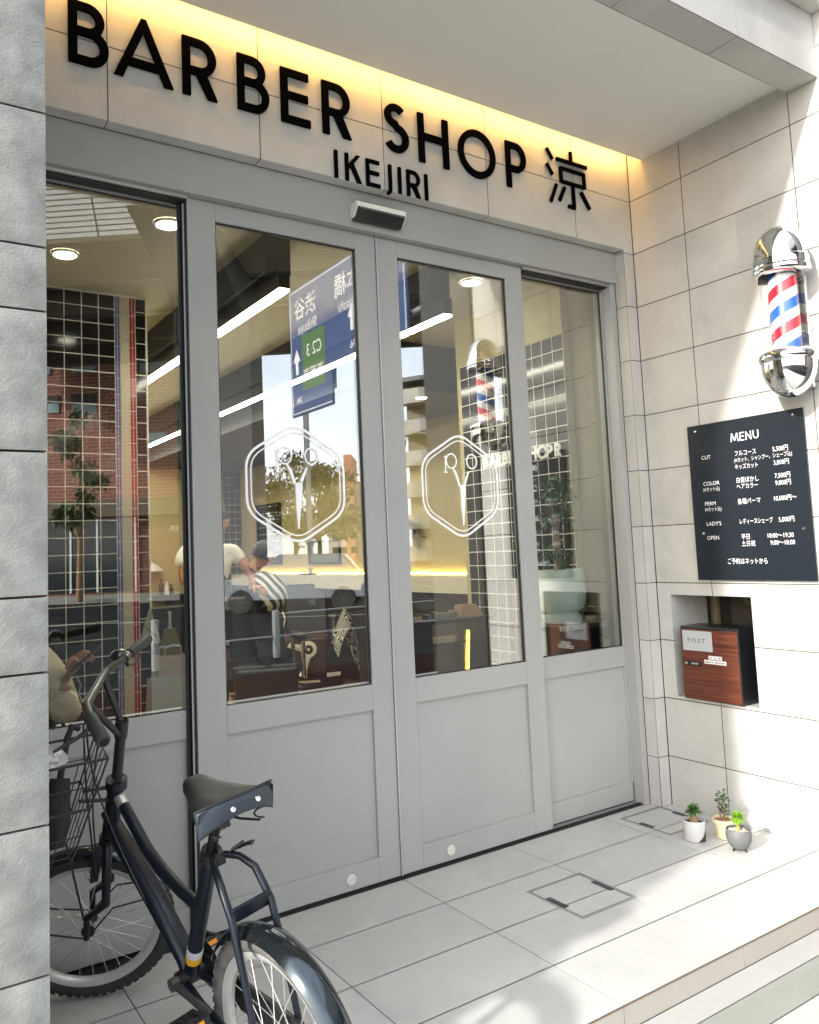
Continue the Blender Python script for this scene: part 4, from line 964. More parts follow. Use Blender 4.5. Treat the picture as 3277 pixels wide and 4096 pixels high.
# tiled pier with a tricolour band, left
def tgrid(mb, us, vs, place, gap=.0062, mats=None):
    for i in range(len(us)-1):
        for j in range(len(vs)-1):
            mb.cur = mats(i, j) if mats else 0
            a, b_, c, d = us[i]+gap/2, us[i+1]-gap/2, vs[j]+gap/2, vs[j+1]-gap/2
            mb.add([place(u, v, w) for w in (0, .006) for (u, v) in ((a, c), (b_, c), (b_, d), (a, d))], [(0,1,2,3),(0,4,5,1),(1,5,6,2),(2,6,7,3),(3,7,4,0)])
    mb.cur = 1; a, b_, c, d = us[0], us[-1], vs[0], vs[-1]
    mb.add([place(u, v, .001) for (u, v) in ((a, c), (b_, c), (b_, d), (a, d))], [(0,1,2,3)]); mb.cur = 0
vz = [.044+.0985*i for i in range(31)]
vz = [z for z in vz if z < CH-.02]+[2.985]
mb = MB(); us = [-1.64+.0985*i for i in range(11)]; us = [u for u in us if u < -.67]+[-.659]
tgrid(mb, us, vz, lambda u, v, w: (u, 2.0+w, v)); tgrid(mb, [-.535, -.470], vz, lambda u, v, w: (u, 2.0+w, v))
part('black_tiles', mb, [black_tile, white_grout], B)
for nm, a, b_, m_ in (('blue_tiles', -.659, -.628, blue_tile), ('red_tiles', -.572, -.535, red_tile)):
    mb = MB(); tgrid(mb, [a, (a+b_)/2, b_], [z-.03 for z in vz[:-1]]+[2.985], lambda u, v, w: (u, 1.9995+w, v), gap=.003); part(nm, mb, [m_, white_grout], B)
mb = MB(); mb.box(-.6275, -.5725, 1.998, 2.003, 0, CH-.02); part('cream_band', mb, [cream_tile], B)
mb = MB(); mb.box(-1.64, -.462, 2.008, 2.14, 0, CH-.001); mb.box(-.469, -.462, 1.998, 2.008, 0, CH-.02); part('pier_core', mb, [white_grout], B)
# black tiled return wall, right
ys = [.56+.0905*i for i in range(12)]; vz2 = [.03+.0935*i for i in range(30)]; vz2 = [z for z in vz2 if z < 2.70]
mb = MB(); tgrid(mb, ys, vz2, lambda u, v, w: (1.640+w, u, v)); part('black_tiles', mb, [black_tile, white_grout], B)
mb = MB(); mb.box(1.648, 1.93, .56, 1.60, 0, CH-.001); mb.box(1.640, 1.648, .56, 1.555, 2.66, CH-.001); part('interior_pier', mb, [wall_in], B)
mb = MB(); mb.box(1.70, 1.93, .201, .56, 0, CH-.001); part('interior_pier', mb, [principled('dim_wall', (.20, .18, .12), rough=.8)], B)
# back-wall black tile strip and framed tile mirror on the right wall
mb = MB(); tgrid(mb, [2.42+.0905*i for i in range(4)], vz, lambda u, v, w: (u, 7.985+w, v)); tgrid(mb, [1.86, 1.95], vz, lambda u, v, w: (u, 7.985+w, v)); part('black_tiles', mb, [black_tile, white_grout], B)
# led lines
led = emit_mat('led_white', (1., .93, .78), 28.)
for (x, y0, y1, lab) in ((-.165, .69, 7.6, 'long white LED line lamp under the ceiling, left of the pair'), (.868, .69, 7.6, 'long white LED line lamp under the ceiling, right of the pair')):
    t = thing('line_lamp', lab, 'ceiling lamp', (x, (y0+y1)/2, 2.69), group='LED line lamps under the shop ceiling')
    mb = MB(); mb.box(x-.027, x+.027, y0, y1, 2.692, 2.704); part('diffuser', mb, [led], t)
    mb = MB(); mb.box(x-.030, x+.030, y0-.004, y1+.004, 2.7045, 2.80); part('housing', mb, [black_pl], t)
for (x, y, lab) in ((-.70, .85, 'round downlight glowing above the left side window'), (1.20, .862, 'round downlight glowing above the right sliding door'), (-1.053, 1.462, 'round downlight glowing before the black tiled pier')):
    t = thing('downlight', lab, 'ceiling lamp', (x, y, CH), group='round downlights in the shop ceiling')
    mb = MB(); mb.lathe([(0, -.004), (.058, -.004)], (x, y, CH-.004), 32); part('lamp_disc', mb, [emit_mat('downlight_glow', (1., .93, .78), 30.) if 'downlight_glow' not in MATS else MATS['downlight_glow']], t)
    mb = MB(); mb.lathe([(.058, -.012), (.066, -.010), (.070, 0)], (x, y, CH-.001), 32, caps=False); part('trim_ring', mb, [white_paint], t, smooth=True)
t = thing('downlight', 'small round downlight far back in the dark bulkhead', 'ceiling lamp', (2.1, 3.2, 2.62), group='round downlights in the shop ceiling')
mb = MB(); mb.lathe([(0, 0), (.045, 0)], (1.95, 2.45, 2.617), 28); part('lamp_disc', mb, [MATS['downlight_glow']], t)
# counter along the right wall with a warm light strip
ctr = thing('wall_counter', 'long pale shelf counter along the shop wall with a warm light strip beneath the mirror', 'counter', (2.5, 5, .90))
mb = MB(); mb.box(2.32, 2.699, 2.3, 7.5, 1.085, 1.125); mb.box(2.32, 2.345, 2.3, 7.5, .985, 1.084); part('counter_top', mb, [principled('counter_white', (.60, .56, .46), rough=.4)], ctr)
mb = MB(); mb.box(2.676, 2.684, 2.35, 7.4, 1.130, 1.142); part('light_strip', mb, [emit_mat('strip_amber', (1., .62, .12), 13.)], ctr)
mb = MB(); mb.box(2.50, 2.695, 2.3, 7.5, .02, .98); part('counter_cabinet', mb, [principled('cabinet_brown', (.045, .035, .028), rough=.5)], ctr)
for (y, z) in ((3.9, 1.126), (5.6, 1.126)):
    tr = single('tray', MB().lathe([(0, 0), (.08, 0), (.13, .018), (.125, .018), (.078, .005), (0, .005)], (2.50, y, z), 28), [principled('tray_bronze', (.10, .08, .06), rough=.4)], 'shallow dark tray on the lit counter, ' + ('nearer the window' if y < 5 else 'further back'), 'tray', smooth=40)
    single('cup', MB().lathe([(0, 0), (.028, 0), (.032, .075), (.029, .075), (.026, .006), (0, .006)], (2.52, y-.02, z+.0055), 20), [principled('cup_cream', (.5, .45, .33), rough=.5)], 'cream cup standing in the tray ' + ('nearer the window' if y < 5 else 'further back'), 'cup', smooth=40)
fr_m = principled('frame_dark', (.02, .018, .016), rough=.4)
for (y0, y1, z0, z1, nm, lab, cat) in ((6.68, 7.40, 1.25, 2.06, 'wall_mirror', 'tall dark-framed mirror with its reflection of black tiles modelled in, back of the right wall', 'mirror'), (5.15, 5.90, 1.24, 1.52, 'picture_frame', 'small dark-framed pane above the lit counter', 'frame')):
    t = thing(nm, lab, cat, (2.69, (y0+y1)/2, z0))
    mb = MB(); w_ = .022
    mb.box(2.665, 2.699, y0, y1, z0, z0+w_); mb.box(2.665, 2.699, y0, y1, z1-w_, z1); mb.box(2.665, 2.699, y0, y0+w_, z0+w_, z1-w_); mb.box(2.665, 2.699, y1-w_, y1, z0+w_, z1-w_); part('frame', mb, [fr_m], t)
    mb = MB()
    if nm == 'wall_mirror': tgrid(mb, [y0+.03+.1*i for i in range(8)][:7]+[y1-.025], [z0+.03+.0935*i for i in range(9)], lambda u, v, w: (2.68+w, u, v), gap=.006)  # reflected black tiles are modelled as a grid in the pane
    else: mb.box(2.685, 2.69, y0+w_, y1-w_, z0+w_, z1-w_)
    part('pane', mb, [black_tile, white_grout] if nm == 'wall_mirror' else [principled('olive_pane', (.20, .18, .10), rough=.2)], t)
mb = MB(); mb.box(.55, 1.75, 5.6, 6.0, .0, .86)
single('low_cabinet', mb, [principled('navy_gloss', (.008, .012, .020), rough=.35)], 'low dark navy cabinet in the middle of the shop behind the client', 'cabinet', bevel=.004)
mb = MB(); mb.box(1.55, 2.69, 7.6, 7.98, .0, .88); mb.box(.9, 1.9, 7.6, 7.98, .86, .90)
single('back_cabinet', mb, [principled('navy_cabinet', (.012, .016, .026), rough=.4)], 'dark cabinet against the back wall below the bottles', 'cabinet')
for i, (x, h, c) in enumerate(((1.42, .20, black_pl), (1.50, .16, white_ink), (1.56, .12, black_pl))):
    mb = MB(); mb.lathe([(0, 0), (.030, 0), (.030, h*.7), (.010, h*.85), (.010, h), (0, h)], (x, 7.75, .9005), 16); mb.box(x-.03, x+.012, 7.745, 7.755, h+.9, h+.915)
    single('pump_bottle', mb, [c], ('tall black', 'white', 'short black')[i] + ' pump bottle on the back cabinet', 'bottle', smooth=40)
mb = MB(); mb.lathe([(0, .10), (.05, .095), (.13, .02), (.135, 0)], (1.36, 7.9, 1.22), 24, caps=False); mb.tube([(1.36, 7.9, 1.31), (1.36, 7.98, 1.36)], .008, 6)
single('wall_lamp', mb, [principled('lamp_white', (.75, .72, .66), rough=.5)], 'small white dome lamp on the back wall', 'lamp', smooth=True)
# small plant on a wall bracket
t = thing('hanging_plant', 'small leafy plant in a dark pot on a wall bracket behind the right door', 'plant', (2.6, 3.2, 1.52))
mb = MB(); mb.lathe([(0, 0), (.05, 0), (.07, .09), (.065, .09), (0, .08)], (2.60, 3.62, 1.50), 20); part('pot', mb, [black_pl], t, smooth=40)
mb = MB(); mb.box(2.50, 2.70, 3.5, 3.75, 1.485, 1.497); mb.box(2.68, 2.699, 3.6, 3.63, 1.38, 1.485); part('bracket', mb, [fr_m], t)
mb = MB()
for i in range(90):
    d = V((random.gauss(0, 1), random.gauss(0, 1), abs(random.gauss(.5, .8)))).normalized(); leaf_blade(mb, V((2.60, 3.62, 1.58))+d*.02, d, random.uniform(.05, .12), .03, .3)
part('foliage', mb, [g2], t)

# lettering on the tiled return wall
t = thing('interior_sign', 'white letters BARBER SHOP RO on the black tiles inside the right window', 'sign lettering', (1.63, 1.0, 1.91))
x_ = 1.345
for ch, adv in (('B', .062), ('A', .072), ('R', .062), ('B', .062), ('E', .054), ('R', .086), ('S', .056), ('H', .070), ('O', .078), ('P', .070), ('R', .062)):
    mb = MB(); strokes(mb, glyph(ch, .22), .017, (1.6395, x_, 1.905), (0, -1, 0), (0, 0, 1), (-1, 0, 0), .010, scale=.082); part('letter', mb, [white_ink], t); x_ -= adv

# big plant in a celadon pot on a dark shelf unit by the window
sh = thing('shelf_unit', 'low black shelf unit with chrome edge by the right window, carrying the big plant', 'shelf', (1.45, .55, 0))
mb = MB(); mb.box(1.25, 1.66, .34, .70, .90, .925); mb.box(1.25, 1.66, .34, .70, .60, .62); mb.box(1.25, 1.27, .34, .70, 0, .90); mb.box(1.64, 1.66, .34, .70, 0, .90); mb.box(1.27, 1.64, .68, .70, 0, .90); part('carcass', mb, [black_st], sh)
mb = MB(); mb.box(1.25, 1.66, .3345, .3395, .90, .925); mb.box(1.6605, 1.665, .335, .70, .0, .97); part('chrome_edge', mb, [steel], sh)
for i in range(4): mb = MB(); mb.box(1.42, 1.60, .38, .62, .6205+i*.028, .6455+i*.028); single('folded_towel', mb, [principled('towel_white', (.6, .6, .6), rough=.9)], 'white folded towel in the black shelf, %s of its stack' % ('at the very bottom', 'second from the bottom', 'third from the bottom', 'at the very top')[i], 'towel', group='white folded towels stacked in the shelf', bevel=.006)
o = V((1.44, .50, .9255)); bp_ = thing('window_plant', 'small branching tree in a pale celadon pot by the right window', 'potted plant', o)
mb = MB(); mb.lathe([(0, .0), (.105, .0), (.112, .005), (.112, .045), (.09, .047), (.09, .06), (.115, .075), (.138, .13), (.142, .20), (.130, .30), (.122, .302), (.122, .28), (0, .28)], o, 48); part('pot', mb, [principled('celadon', (.66, .78, .72), rough=.35, coat=.3)], bp_, smooth=30)
mb = MB(); mb.lathe([(0, .281), (.121, .284)], o, 24); part('soil', mb, [soil], bp_)
trunk = principled('pale_bark', (.34, .28, .19), rough=.8, var=(40, .3), bump=(80, .6, .004))
mb = MB(); q = lambda x, y, z: o+V((x, y, z))
mb.tube([q(-.01, 0, .27), q(.0, 0, .36), q(-.005, .005, .45), q(-.012, 0, .54)], [.024, .019, .017, .015], 12)
mb.tube([q(-.012, 0, .53), q(-.03, 0, .62), q(-.04, .01, .72)], [.014, .011, .007], 10); mb.tube([q(-.010, 0, .52), q(.03, .01, .60), q(.075, 0, .66), (q(.10, .0, .75))], [.013, .011, .009, .005], 10)
part('trunk', mb, [trunk], bp_, smooth=True)
mb = MB()
for (c, r_, k) in (((-.04, .01, .75), .07, 70), ((.0, .0, .66), .06, 40), ((.10, 0, .74), .055, 50), ((.03, 0, .80), .05, 30), ((-.08, 0, .60), .05, 34), ((.02, -.02, .36), .055, 50), ((-.10, -.01, .40), .05, 34), ((.09, .0, .60), .05, 30)):
    for i in range(k):
        d = V((random.gauss(0, 1), random.gauss(0, 1), random.gauss(.2, 1))).normalized(); leaf_blade(mb, o+V(c)+d*r_*random.uniform(.2, .9), d, random.uniform(.03, .055), .022, .3, 2)
part('foliage', mb, [leaf_m('leaf_deep', (.07, .16, .04))], bp_)

# paper bags, pennant and brush in the left window
def bag(x0, x1, y0, y1, z0, z1, label, m_):
    t = thing('paper_bag', label, 'bag', ((x0+x1)/2, (y0+y1)/2, z0)); mb = MB(); k = .012
    P = [(x0, y0, z0), (x1, y0, z0), (x1, y1, z0), (x0, y1, z0), (x0+k, y0+k*1.4, z1), (x1-k, y0+k*1.4, z1-.004), (x1-k, y1-k*1.4, z1), (x0+k, y1-k*1.4, z1-.003)]
    mb.add(P, [(0,3,2,1), (0,1,5,4), (1,2,6,5), (2,3,7,6), (3,0,4,7)]); o_ = part('bag_body', mb, [m_], t); o_.modifiers.new('t', 'SOLIDIFY').thickness = .002
    mb = MB()
    for y in (y0+.02, y1-.02): c = (x0+x1)/2; mb.tube([(c-.04, y, z1-.03), (c-.035, y, z1+.03), (c, y, z1+.045), (c+.035, y, z1+.03), (c+.04, y, z1-.03)], .0025, 6)
    part('bag_handle', mb, [m_], t); return t
pinkish = principled('paper_pink', (.78, .64, .58), rough=.8, var=(8, .05)); whit = principled('paper_white', (.82, .80, .72), rough=.8, var=(8, .05))
win_sill = MB(); win_sill.box(-1.62, -.60, .36, .86, .55, .60); win_sill.box(-1.60, -.62, .80, .84, .0, .549)
single('window_bench', win_sill, [principled('bench_dark', (.03, .028, .026), rough=.5)], 'dark bench shelf behind the left side window', 'bench', bevel=.003)
bag(-.88, -.735, .55, .66, .601, .972, 'tall pinkish white paper bag on the bench behind the left window', pinkish)
bag(-.955, -.80, .41, .51, .601, .90, 'shorter cream paper bag in front of the tall pinkish one', whit)
mb = MB(); mb.prism([(-.04, 0), (.045, .004), (.028, .07), (.004, .15), (-.004, .15), (-.03, .07)], (-.895, .60, 1.02), (1, 0, 0), (0, 0, 1), (0, -1, 0), .003)
t = thing('pennant', 'pointed cream paper pennant standing behind the bags', 'pennant', (-.895, .6, 1.02)); part('paper', mb, [principled('paper_cream', (.62, .56, .36), rough=.8)], t)
mb = MB(); mb.tube([(-.90, .598, .62), (-.895, .598, 1.03)], .004, 6); mb.prism([(-.022, .02), (-.018, .02), (.026, -.02), (.02, -.022)], (-.89, .5965, 1.07), (1, 0, 0), (0, 0, 1), (0, -1, 0), .0008); part('stick', mb, [black_pl], t)
t = thing('hand_broom', 'small upright straw broom behind the paper bags', 'broom', (-.80, .6, .95))
mb = MB(); mb.prism([(-.05, -.08), (.06, -.08), (.026, .06), (-.022, .06)], (-.815, .60, 1.02), (1, 0, 0), (0, 0, 1), (0, -1, 0), .02); part('bristles', mb, [principled('straw', (.30, .27, .10), rough=.9, bump=(300, .8, .004))], t)
mb = MB(); mb.tube([(-.813, .59, 1.08), (-.813, .59, 1.155)], .007, 8); part('handle', mb, [whit], t)

# ------------------------------------------------------------- people
skin = principled('skin', (.42, .20, .11), rough=.5, spec=.3, var=(12, .05)); skin2 = principled('skin_pale', (.50, .26, .16), rough=.5, spec=.3, var=(12, .05))
hair_m = principled('hair_black', (.008, .007, .007), rough=.45, bump=(200, .6, .003))
def head(name, c, fwd, upv, r, parent, sk, hair=True, beard=False):
    """egg skull with brow, nose, lips, ears and eyes; hair cap as its own piece"""
    f = V(fwd).normalized(); u = (V(upv)-f*V(upv).dot(f)).normalized(); s = f.cross(u)
    c = V(c); Mx = Matrix((f, s, u)).transposed(); n, m = 28, 22; mb = MB(); vs = []
    for i in range(m+1):
        ph = PI*i/m; 
        for j in range(n):
            th = 2*PI*j/n; x, y, z = math.sin(ph)*math.cos(th), math.sin(ph)*math.sin(th), math.cos(ph)
            jaw = max(0, -z); X, Y, Z_ = x*(.95-.12*jaw), y*(.76-.20*jaw), z*1.15
            if x > 0:
                fx = math.exp(-((y/.16)**2))
                X += .16*fx*math.exp(-(((z+.10)/.16)**2)) - .05*math.exp(-(((z-.10)/.08)**2))*math.exp(-(((abs(y)-.34)/.15)**2)) + .04*fx*math.exp(-(((z+.42)/.05)**2)) + .05*fx*math.exp(-(((z+.75)/.12)**2)) + .03*math.exp(-(((z-.24)/.06)**2))
            vs.append(c+Mx @ V((X*r, Y*r, Z_*r)))
    mb.add(vs, [(i*n+j, i*n+(j+1) % n, (i+1)*n+(j+1) % n, (i+1)*n+j) for i in range(m) for j in range(n)])
    for q in (-1, 1): mb.sphere(c+Mx @ V((-.05*r, .76*r*q, -.08*r)), r*.17, 10, 7, (.8, .5, 1.2))
    mb.tube([c+Mx @ V((-.15*r, 0, -.7*r)), c+Mx @ V((-.25*r, 0, -1.55*r))], [.50*r, .55*r], 16)
    o_ = part(name, mb, [sk], parent, smooth=60)
    mb = MB()
    for q in (-1, 1): mb.sphere(c+Mx @ V((.84*r, .33*r*q, .10*r)), r*.06, 8, 6)
    part('eyes', mb, [hair_m], parent, smooth=True)
    if hair:
        mb = MB(); vs = []
        for i in range(15):
            ph = PI*.62*i/14
            for j in range(n):
                th = 2*PI*j/n; x, y, z = math.sin(ph)*math.cos(th), math.sin(ph)*math.sin(th), math.cos(ph)
                lim = 1. if x < .35 or z > .42 else .86
                k = (1.10+.03*math.sin(7*th+5*ph))*lim; vs.append(c+Mx @ V((x*.97*r*k-.03*r, y*.80*r*k, z*1.17*r*k)))
        mb.add(vs, [(i*n+j, i*n+(j+1) % n, (i+1)*n+(j+1) % n, (i+1)*n+j) for i in range(14) for j in range(n)]); part('hair', mb, [hair_m], parent, smooth=60)
    return o_
def hand(mb, wrist, d, up_, curl=.5, s=1., thumb=1):
    """palm block with four unequal bent fingers and a thumb off the side"""
    d = V(d).normalized(); up_ = (V(up_)-d*V(up_).dot(d)).normalized(); sd_ = d.cross(up_); w = V(wrist)
    mb.tube([w-d*.012*s, w+d*.02*s, w+d*.055*s, w+d*.085*s], [.024*s, .030*s, .038*s, .036*s], 14, flat=.48)
    for i, (off, L_, r_) in enumerate(((-.030, .070, .0082), (-.010, .078, .0085), (.010, .073, .0082), (.029, .058, .0072))):
        p = w+d*.080*s+sd_*off*s; dd = d.copy(); pts = [p]
        for k in range(3):
            ax_ = sd_; dd = Matrix.Rotation(-curl*(.6+.35*k), 3, ax_) @ dd; p = p+dd*L_*s*(.42, .33, .25)[k]; pts.append(p)
        mb.tube(pts, [r_*s, r_*s, r_*.92*s, r_*.72*s], 8)
    p = w+d*.022*s-sd_*.030*s*thumb; dd = (d*.8-sd_*.6*thumb).normalized(); mb.tube([p, p+dd*.03*s, p+dd*.03*s+(dd*.7+up_*-.5*curl).normalized()*.026*s, p+dd*.05*s+(dd*.5-up_*curl).normalized()*.038*s], [.012*s, .011*s, .0095*s, .007*s], 8)
# barber standing behind the left door stile
t = thing('person', 'standing barber in white T-shirt and black apron, bending over the client', 'person', (.42, 3.35, 0))
q = lambda x, y, z: (x, y, z)
skin_body('body', {'p': (q(.40, 3.35, .95), .15, .11), 'w': (q(.40, 3.34, 1.12), .14, .10), 'c': (q(.41, 3.32, 1.32), .17, .11), 'n': (q(.43, 3.27, 1.50), .065), 'h': (q(.44, 3.24, 1.56), .06),
   'ls': (q(.23, 3.33, 1.44), .065), 'le': (q(.16, 3.22, 1.20), .045), 'lw': (q(.30, 3.05, 1.10), .030), 'rs': (q(.60, 3.30, 1.43), .065), 're': (q(.72, 3.20, 1.24), .045), 'rw': (q(.66, 3.02, 1.14), .030),
   'lh': (q(.31, 3.35, .88), .10), 'lk': (q(.30, 3.33, .48), .065), 'la': (q(.30, 3.38, .08), .045), 'lt': (q(.29, 3.22, .04), .04), 'rh': (q(.49, 3.35, .88), .10), 'rk': (q(.51, 3.33, .48), .065), 'ra': (q(.52, 3.38, .08), .045), 'rt': (q(.53, 3.22, .04), .04)},
   [('p', 'w'), ('w', 'c'), ('c', 'n'), ('n', 'h'), ('c', 'ls'), ('ls', 'le'), ('le', 'lw'), ('c', 'rs'), ('rs', 're'), ('re', 'rw'), ('p', 'lh'), ('lh', 'lk'), ('lk', 'la'), ('la', 'lt'), ('p', 'rh'), ('rh', 'rk'), ('rk', 'ra'), ('ra', 'rt')], skin, t, sub=1)
head('head', (.45, 3.20, 1.66), (.35, -.9, -.35), (0, -.2, 1), .098, t, skin)
shirt = principled('tshirt_white', (.68, .66, .60), rough=.85, bump=(18, .4, .01)); apron = principled('apron_black', (.014, .014, .016), rough=.8, bump=(14, .5, .012))
skin_body('tshirt', {'p': (q(.40, 3.35, .96), .175, .13), 'w': (q(.40, 3.34, 1.12), .165, .125), 'c': (q(.41, 3.32, 1.32), .19, .135), 'n': (q(.43, 3.28, 1.47), .085), 'ls': (q(.22, 3.33, 1.44), .085), 'le': (q(.175, 3.26, 1.29), .075), 'rs': (q(.61, 3.30, 1.43), .085), 're': (q(.68, 3.24, 1.31), .075)},
   [('p', 'w'), ('w', 'c'), ('c', 'n'), ('c', 'ls'), ('ls', 'le'), ('c', 'rs'), ('rs', 're')], shirt, t, sub=2)
skin_body('apron', {'a': (q(.40, 3.33, .55), .23, .17), 'b': (q(.40, 3.33, .90), .20, .16), 'w': (q(.40, 3.32, 1.12), .178, .145), 'c': (q(.41, 3.29, 1.30), .145, .125)}, [('a', 'b'), ('b', 'w'), ('w', 'c')], apron, t, sub=2)
mb = MB(); hand(mb, (.30, 3.05, 1.10), (.6, -.5, -.1), (0, 0, 1), .5); hand(mb, (.66, 3.02, 1.14), (.3, -.7, -.2), (0, 0, 1), .6, thumb=-1); part('hands', mb, [skin], t, smooth=60)
# client in a zebra cape
t = thing('person', 'seated client with short black hair under a black and white zebra cape', 'person', (.80, 3.05, 0))
def zebra(nm='zebra_cloth', sc=5.2, dist=2.4, th=.5):
    m = bpy.data.materials.new(nm); N, L = nodes_of(m); b = N['Principled BSDF']; g = N.new('ShaderNodeNewGeometry'); mp = N.new('ShaderNodeMapping'); mp.inputs['Rotation'].default_value = (0, .6, 0); L.new(g.outputs['Position'], mp.inputs[0])
    w_ = N.new('ShaderNodeTexWave'); w_.inputs['Scale'].default_value = sc; w_.inputs['Distortion'].default_value = dist; w_.inputs['Detail'].default_value = 1; L.new(mp.outputs[0], w_.inputs[0])
    cr = N.new('ShaderNodeValToRGB'); cr.color_ramp.interpolation = 'CONSTANT'; e = cr.color_ramp.elements; e[0].color = (.012, .012, .014, 1); e[1].position = th; e[1].color = (.66, .62, .52, 1)
    L.new(w_.outputs['Fac'], cr.inputs[0]); L.new(cr.outputs[0], b.inputs['Base Color']); b.inputs['Roughness'].default_value = .6; return m
zeb = zebra()
head('head', (.80, 3.12, 1.385), (.75, -.55, -.45), (.2, 0, 1), .094, t, skin)
skin_body('body', {'p': ((.74, 3.15, .60), .15, .12), 'c': ((.75, 3.13, 1.05), .16, .11), 'n': ((.77, 3.12, 1.24), .065), 'k1': ((.88, 2.96, .62), .075), 'f1': ((.88, 2.96, .24), .05), 'k2': ((.72, 2.94, .62), .075), 'f2': ((.72, 2.94, .24), .05)}, [('p', 'c'), ('c', 'n'), ('p', 'k1'), ('k1', 'f1'), ('p', 'k2'), ('k2', 'f2')], apron, t, sub=1)
skin_body('cape', {'n': ((.77, 3.12, 1.26), .075), 'c': ((.77, 3.10, 1.13), .165, .13), 'm': ((.82, 3.03, 1.05), .16, .13), 'b': ((.87, 2.95, .98), .12, .09)}, [('n', 'c'), ('c', 'm'), ('m', 'b')], zeb, t, sub=2)
# customer by the left window looking at a phone
t = thing('person', 'waiting customer in a loose cream shirt by the left window, holding a phone', 'person', (-1.42, .62, .0))
cream = principled('shirt_cream', (.74, .66, .48), rough=.85, bump=(16, .7, .02))
skin_body('body', {'p': ((-1.50, .70, .70), .15, .12), 'c': ((-1.50, .68, .98), .15, .11), 'n': ((-1.49, .64, 1.16), .055), 'ls': ((-1.36, .56, 1.06), .055), 'le': ((-1.28, .42, .82), .036), 'lw': ((-1.275, .44, .935), .024), 'rs': ((-1.63, .62, 1.08), .055), 're': ((-1.60, .42, .90), .042), 'rw': ((-1.46, .36, .95), .03), 'k1': ((-1.42, .36, .66), .075), 'f1': ((-1.42, .38, .25), .05), 'k2': ((-1.6, .36, .66), .075), 'f2': ((-1.6, .38, .25), .05)},
   [('p', 'c'), ('c', 'n'), ('c', 'ls'), ('ls', 'le'), ('le', 'lw'), ('c', 'rs'), ('rs', 're'), ('re', 'rw'), ('p', 'k1'), ('k1', 'f1'), ('p', 'k2'), ('k2', 'f2')], skin2, t, sub=1)
skin_body('shirt', {'p': ((-1.50, .69, .74), .19, .15), 'c': ((-1.50, .67, .98), .18, .14), 'n': ((-1.49, .64, 1.12), .08), 'ls': ((-1.36, .55, 1.03), .085), 'le': ((-1.262, .41, .80), .098), 'lw': ((-1.272, .43, .915), .042)}, [('p', 'c'), ('c', 'n'), ('c', 'ls'), ('ls', 'le'), ('le', 'lw')], cream, t, sub=2)
head('head', (-1.47, .56, 1.29), (.4, -.8, -.5), (0, 0, 1), .094, t, skin2)
mb = MB(); hand(mb, (-1.268, .43, .945), (.45, -.25, .75), (-.75, -.3, .5), .75, .95); part('hand', mb, [skin2], t, smooth=60)
mb = MB(); mb.obox((-1.212, .37, 1.015), (.72, -.2, .66), (-.3, -.9, .1), (-.6, .2, .7), .068, .033, .004)
single('phone', mb, [principled('phone_black', (.012, .012, .014), rough=.2)], 'dark smartphone held up by the customer in the cream shirt', 'phone', bevel=.002)
mb = MB(); mb.tube([(-1.24, .40, .955), (-1.225, .395, .915), (-1.232, .40, .885), (-1.222, .395, .86)], .003, 6); mb.sphere((-1.222, .395, .855), .009, 10, 6); mb.sphere((-1.229, .398, .885), .006, 8, 5)
single('phone_charm', mb, [principled('charm_pearl', (.6, .58, .55), rough=.3)], 'small beaded charm dangling from the customer\'s phone', 'charm', smooth=True)

# ------------------------------------------------------------- salon furniture
leath = principled('chair_leather', (.020, .017, .016), rough=.4); brown_l = principled('chair_brown', (.07, .03, .018), rough=.45)
def barber_chair(o, rot, label, seat_m=None):
    M = Matrix.Rotation(rot, 4, 'Z'); t = thing('barber_chair', label, 'barber chair', o, rot=M)
    mb = MB(); mb.lathe([(0, 0), (.40, 0), (.405, .02), (.375, .05), (.14, .085), (.08, .10), (.075, .34), (0, .34)], (0, 0, 0), 44); part('base', mb, [leath], t, local=True, smooth=35)
    mb = MB(); mb.box(-.26, .26, -.26, .26, .40, .54); mb.box(-.24, .24, .22, .34, .15, .52); part('seat', mb, [seat_m or brown_l], t, local=True, bevel=.03)
    mb = MB(); mb.hexa([(-.24, -.34, .50), (.24, -.34, .50), (.24, -.24, .50), (-.24, -.24, .50), (-.23, -.46, 1.02), (.23, -.46, 1.02), (.23, -.36, 1.04), (-.23, -.36, 1.04)]); part('backrest', mb, [leath], t, local=True, bevel=.03)
    for s in (-1, 1):
        mb = MB(); mb.tube([(.30*s, .22, .42), (.30*s, .22, .68), (.30*s, -.26, .70), (.30*s, -.28, .45)], .018, 10); mb.box(.30*s-.035, .30*s+.035, -.22, .2, .70, .735); part('armrest', mb, [steel if s > 0 else steel], t, local=True, smooth=30)
    mb = MB(); mb.tube([(-.16, .34, .12), (-.16, .50, .10), (.16, .50, .10), (.16, .34, .12)], .015, 8); mb.box(-.17, .17, .44, .56, .10, .12); part('footrest', mb, [steel], t, local=True, smooth=30)
    return t
empty_chair = barber_chair((2.05, 4.86, .002), 2.6, 'empty barber chair with brown seat on a big round black base, mid room')
barber_chair((.76, 3.14, .002), PI-.3, 'barber chair under the client in the zebra cape', leath)
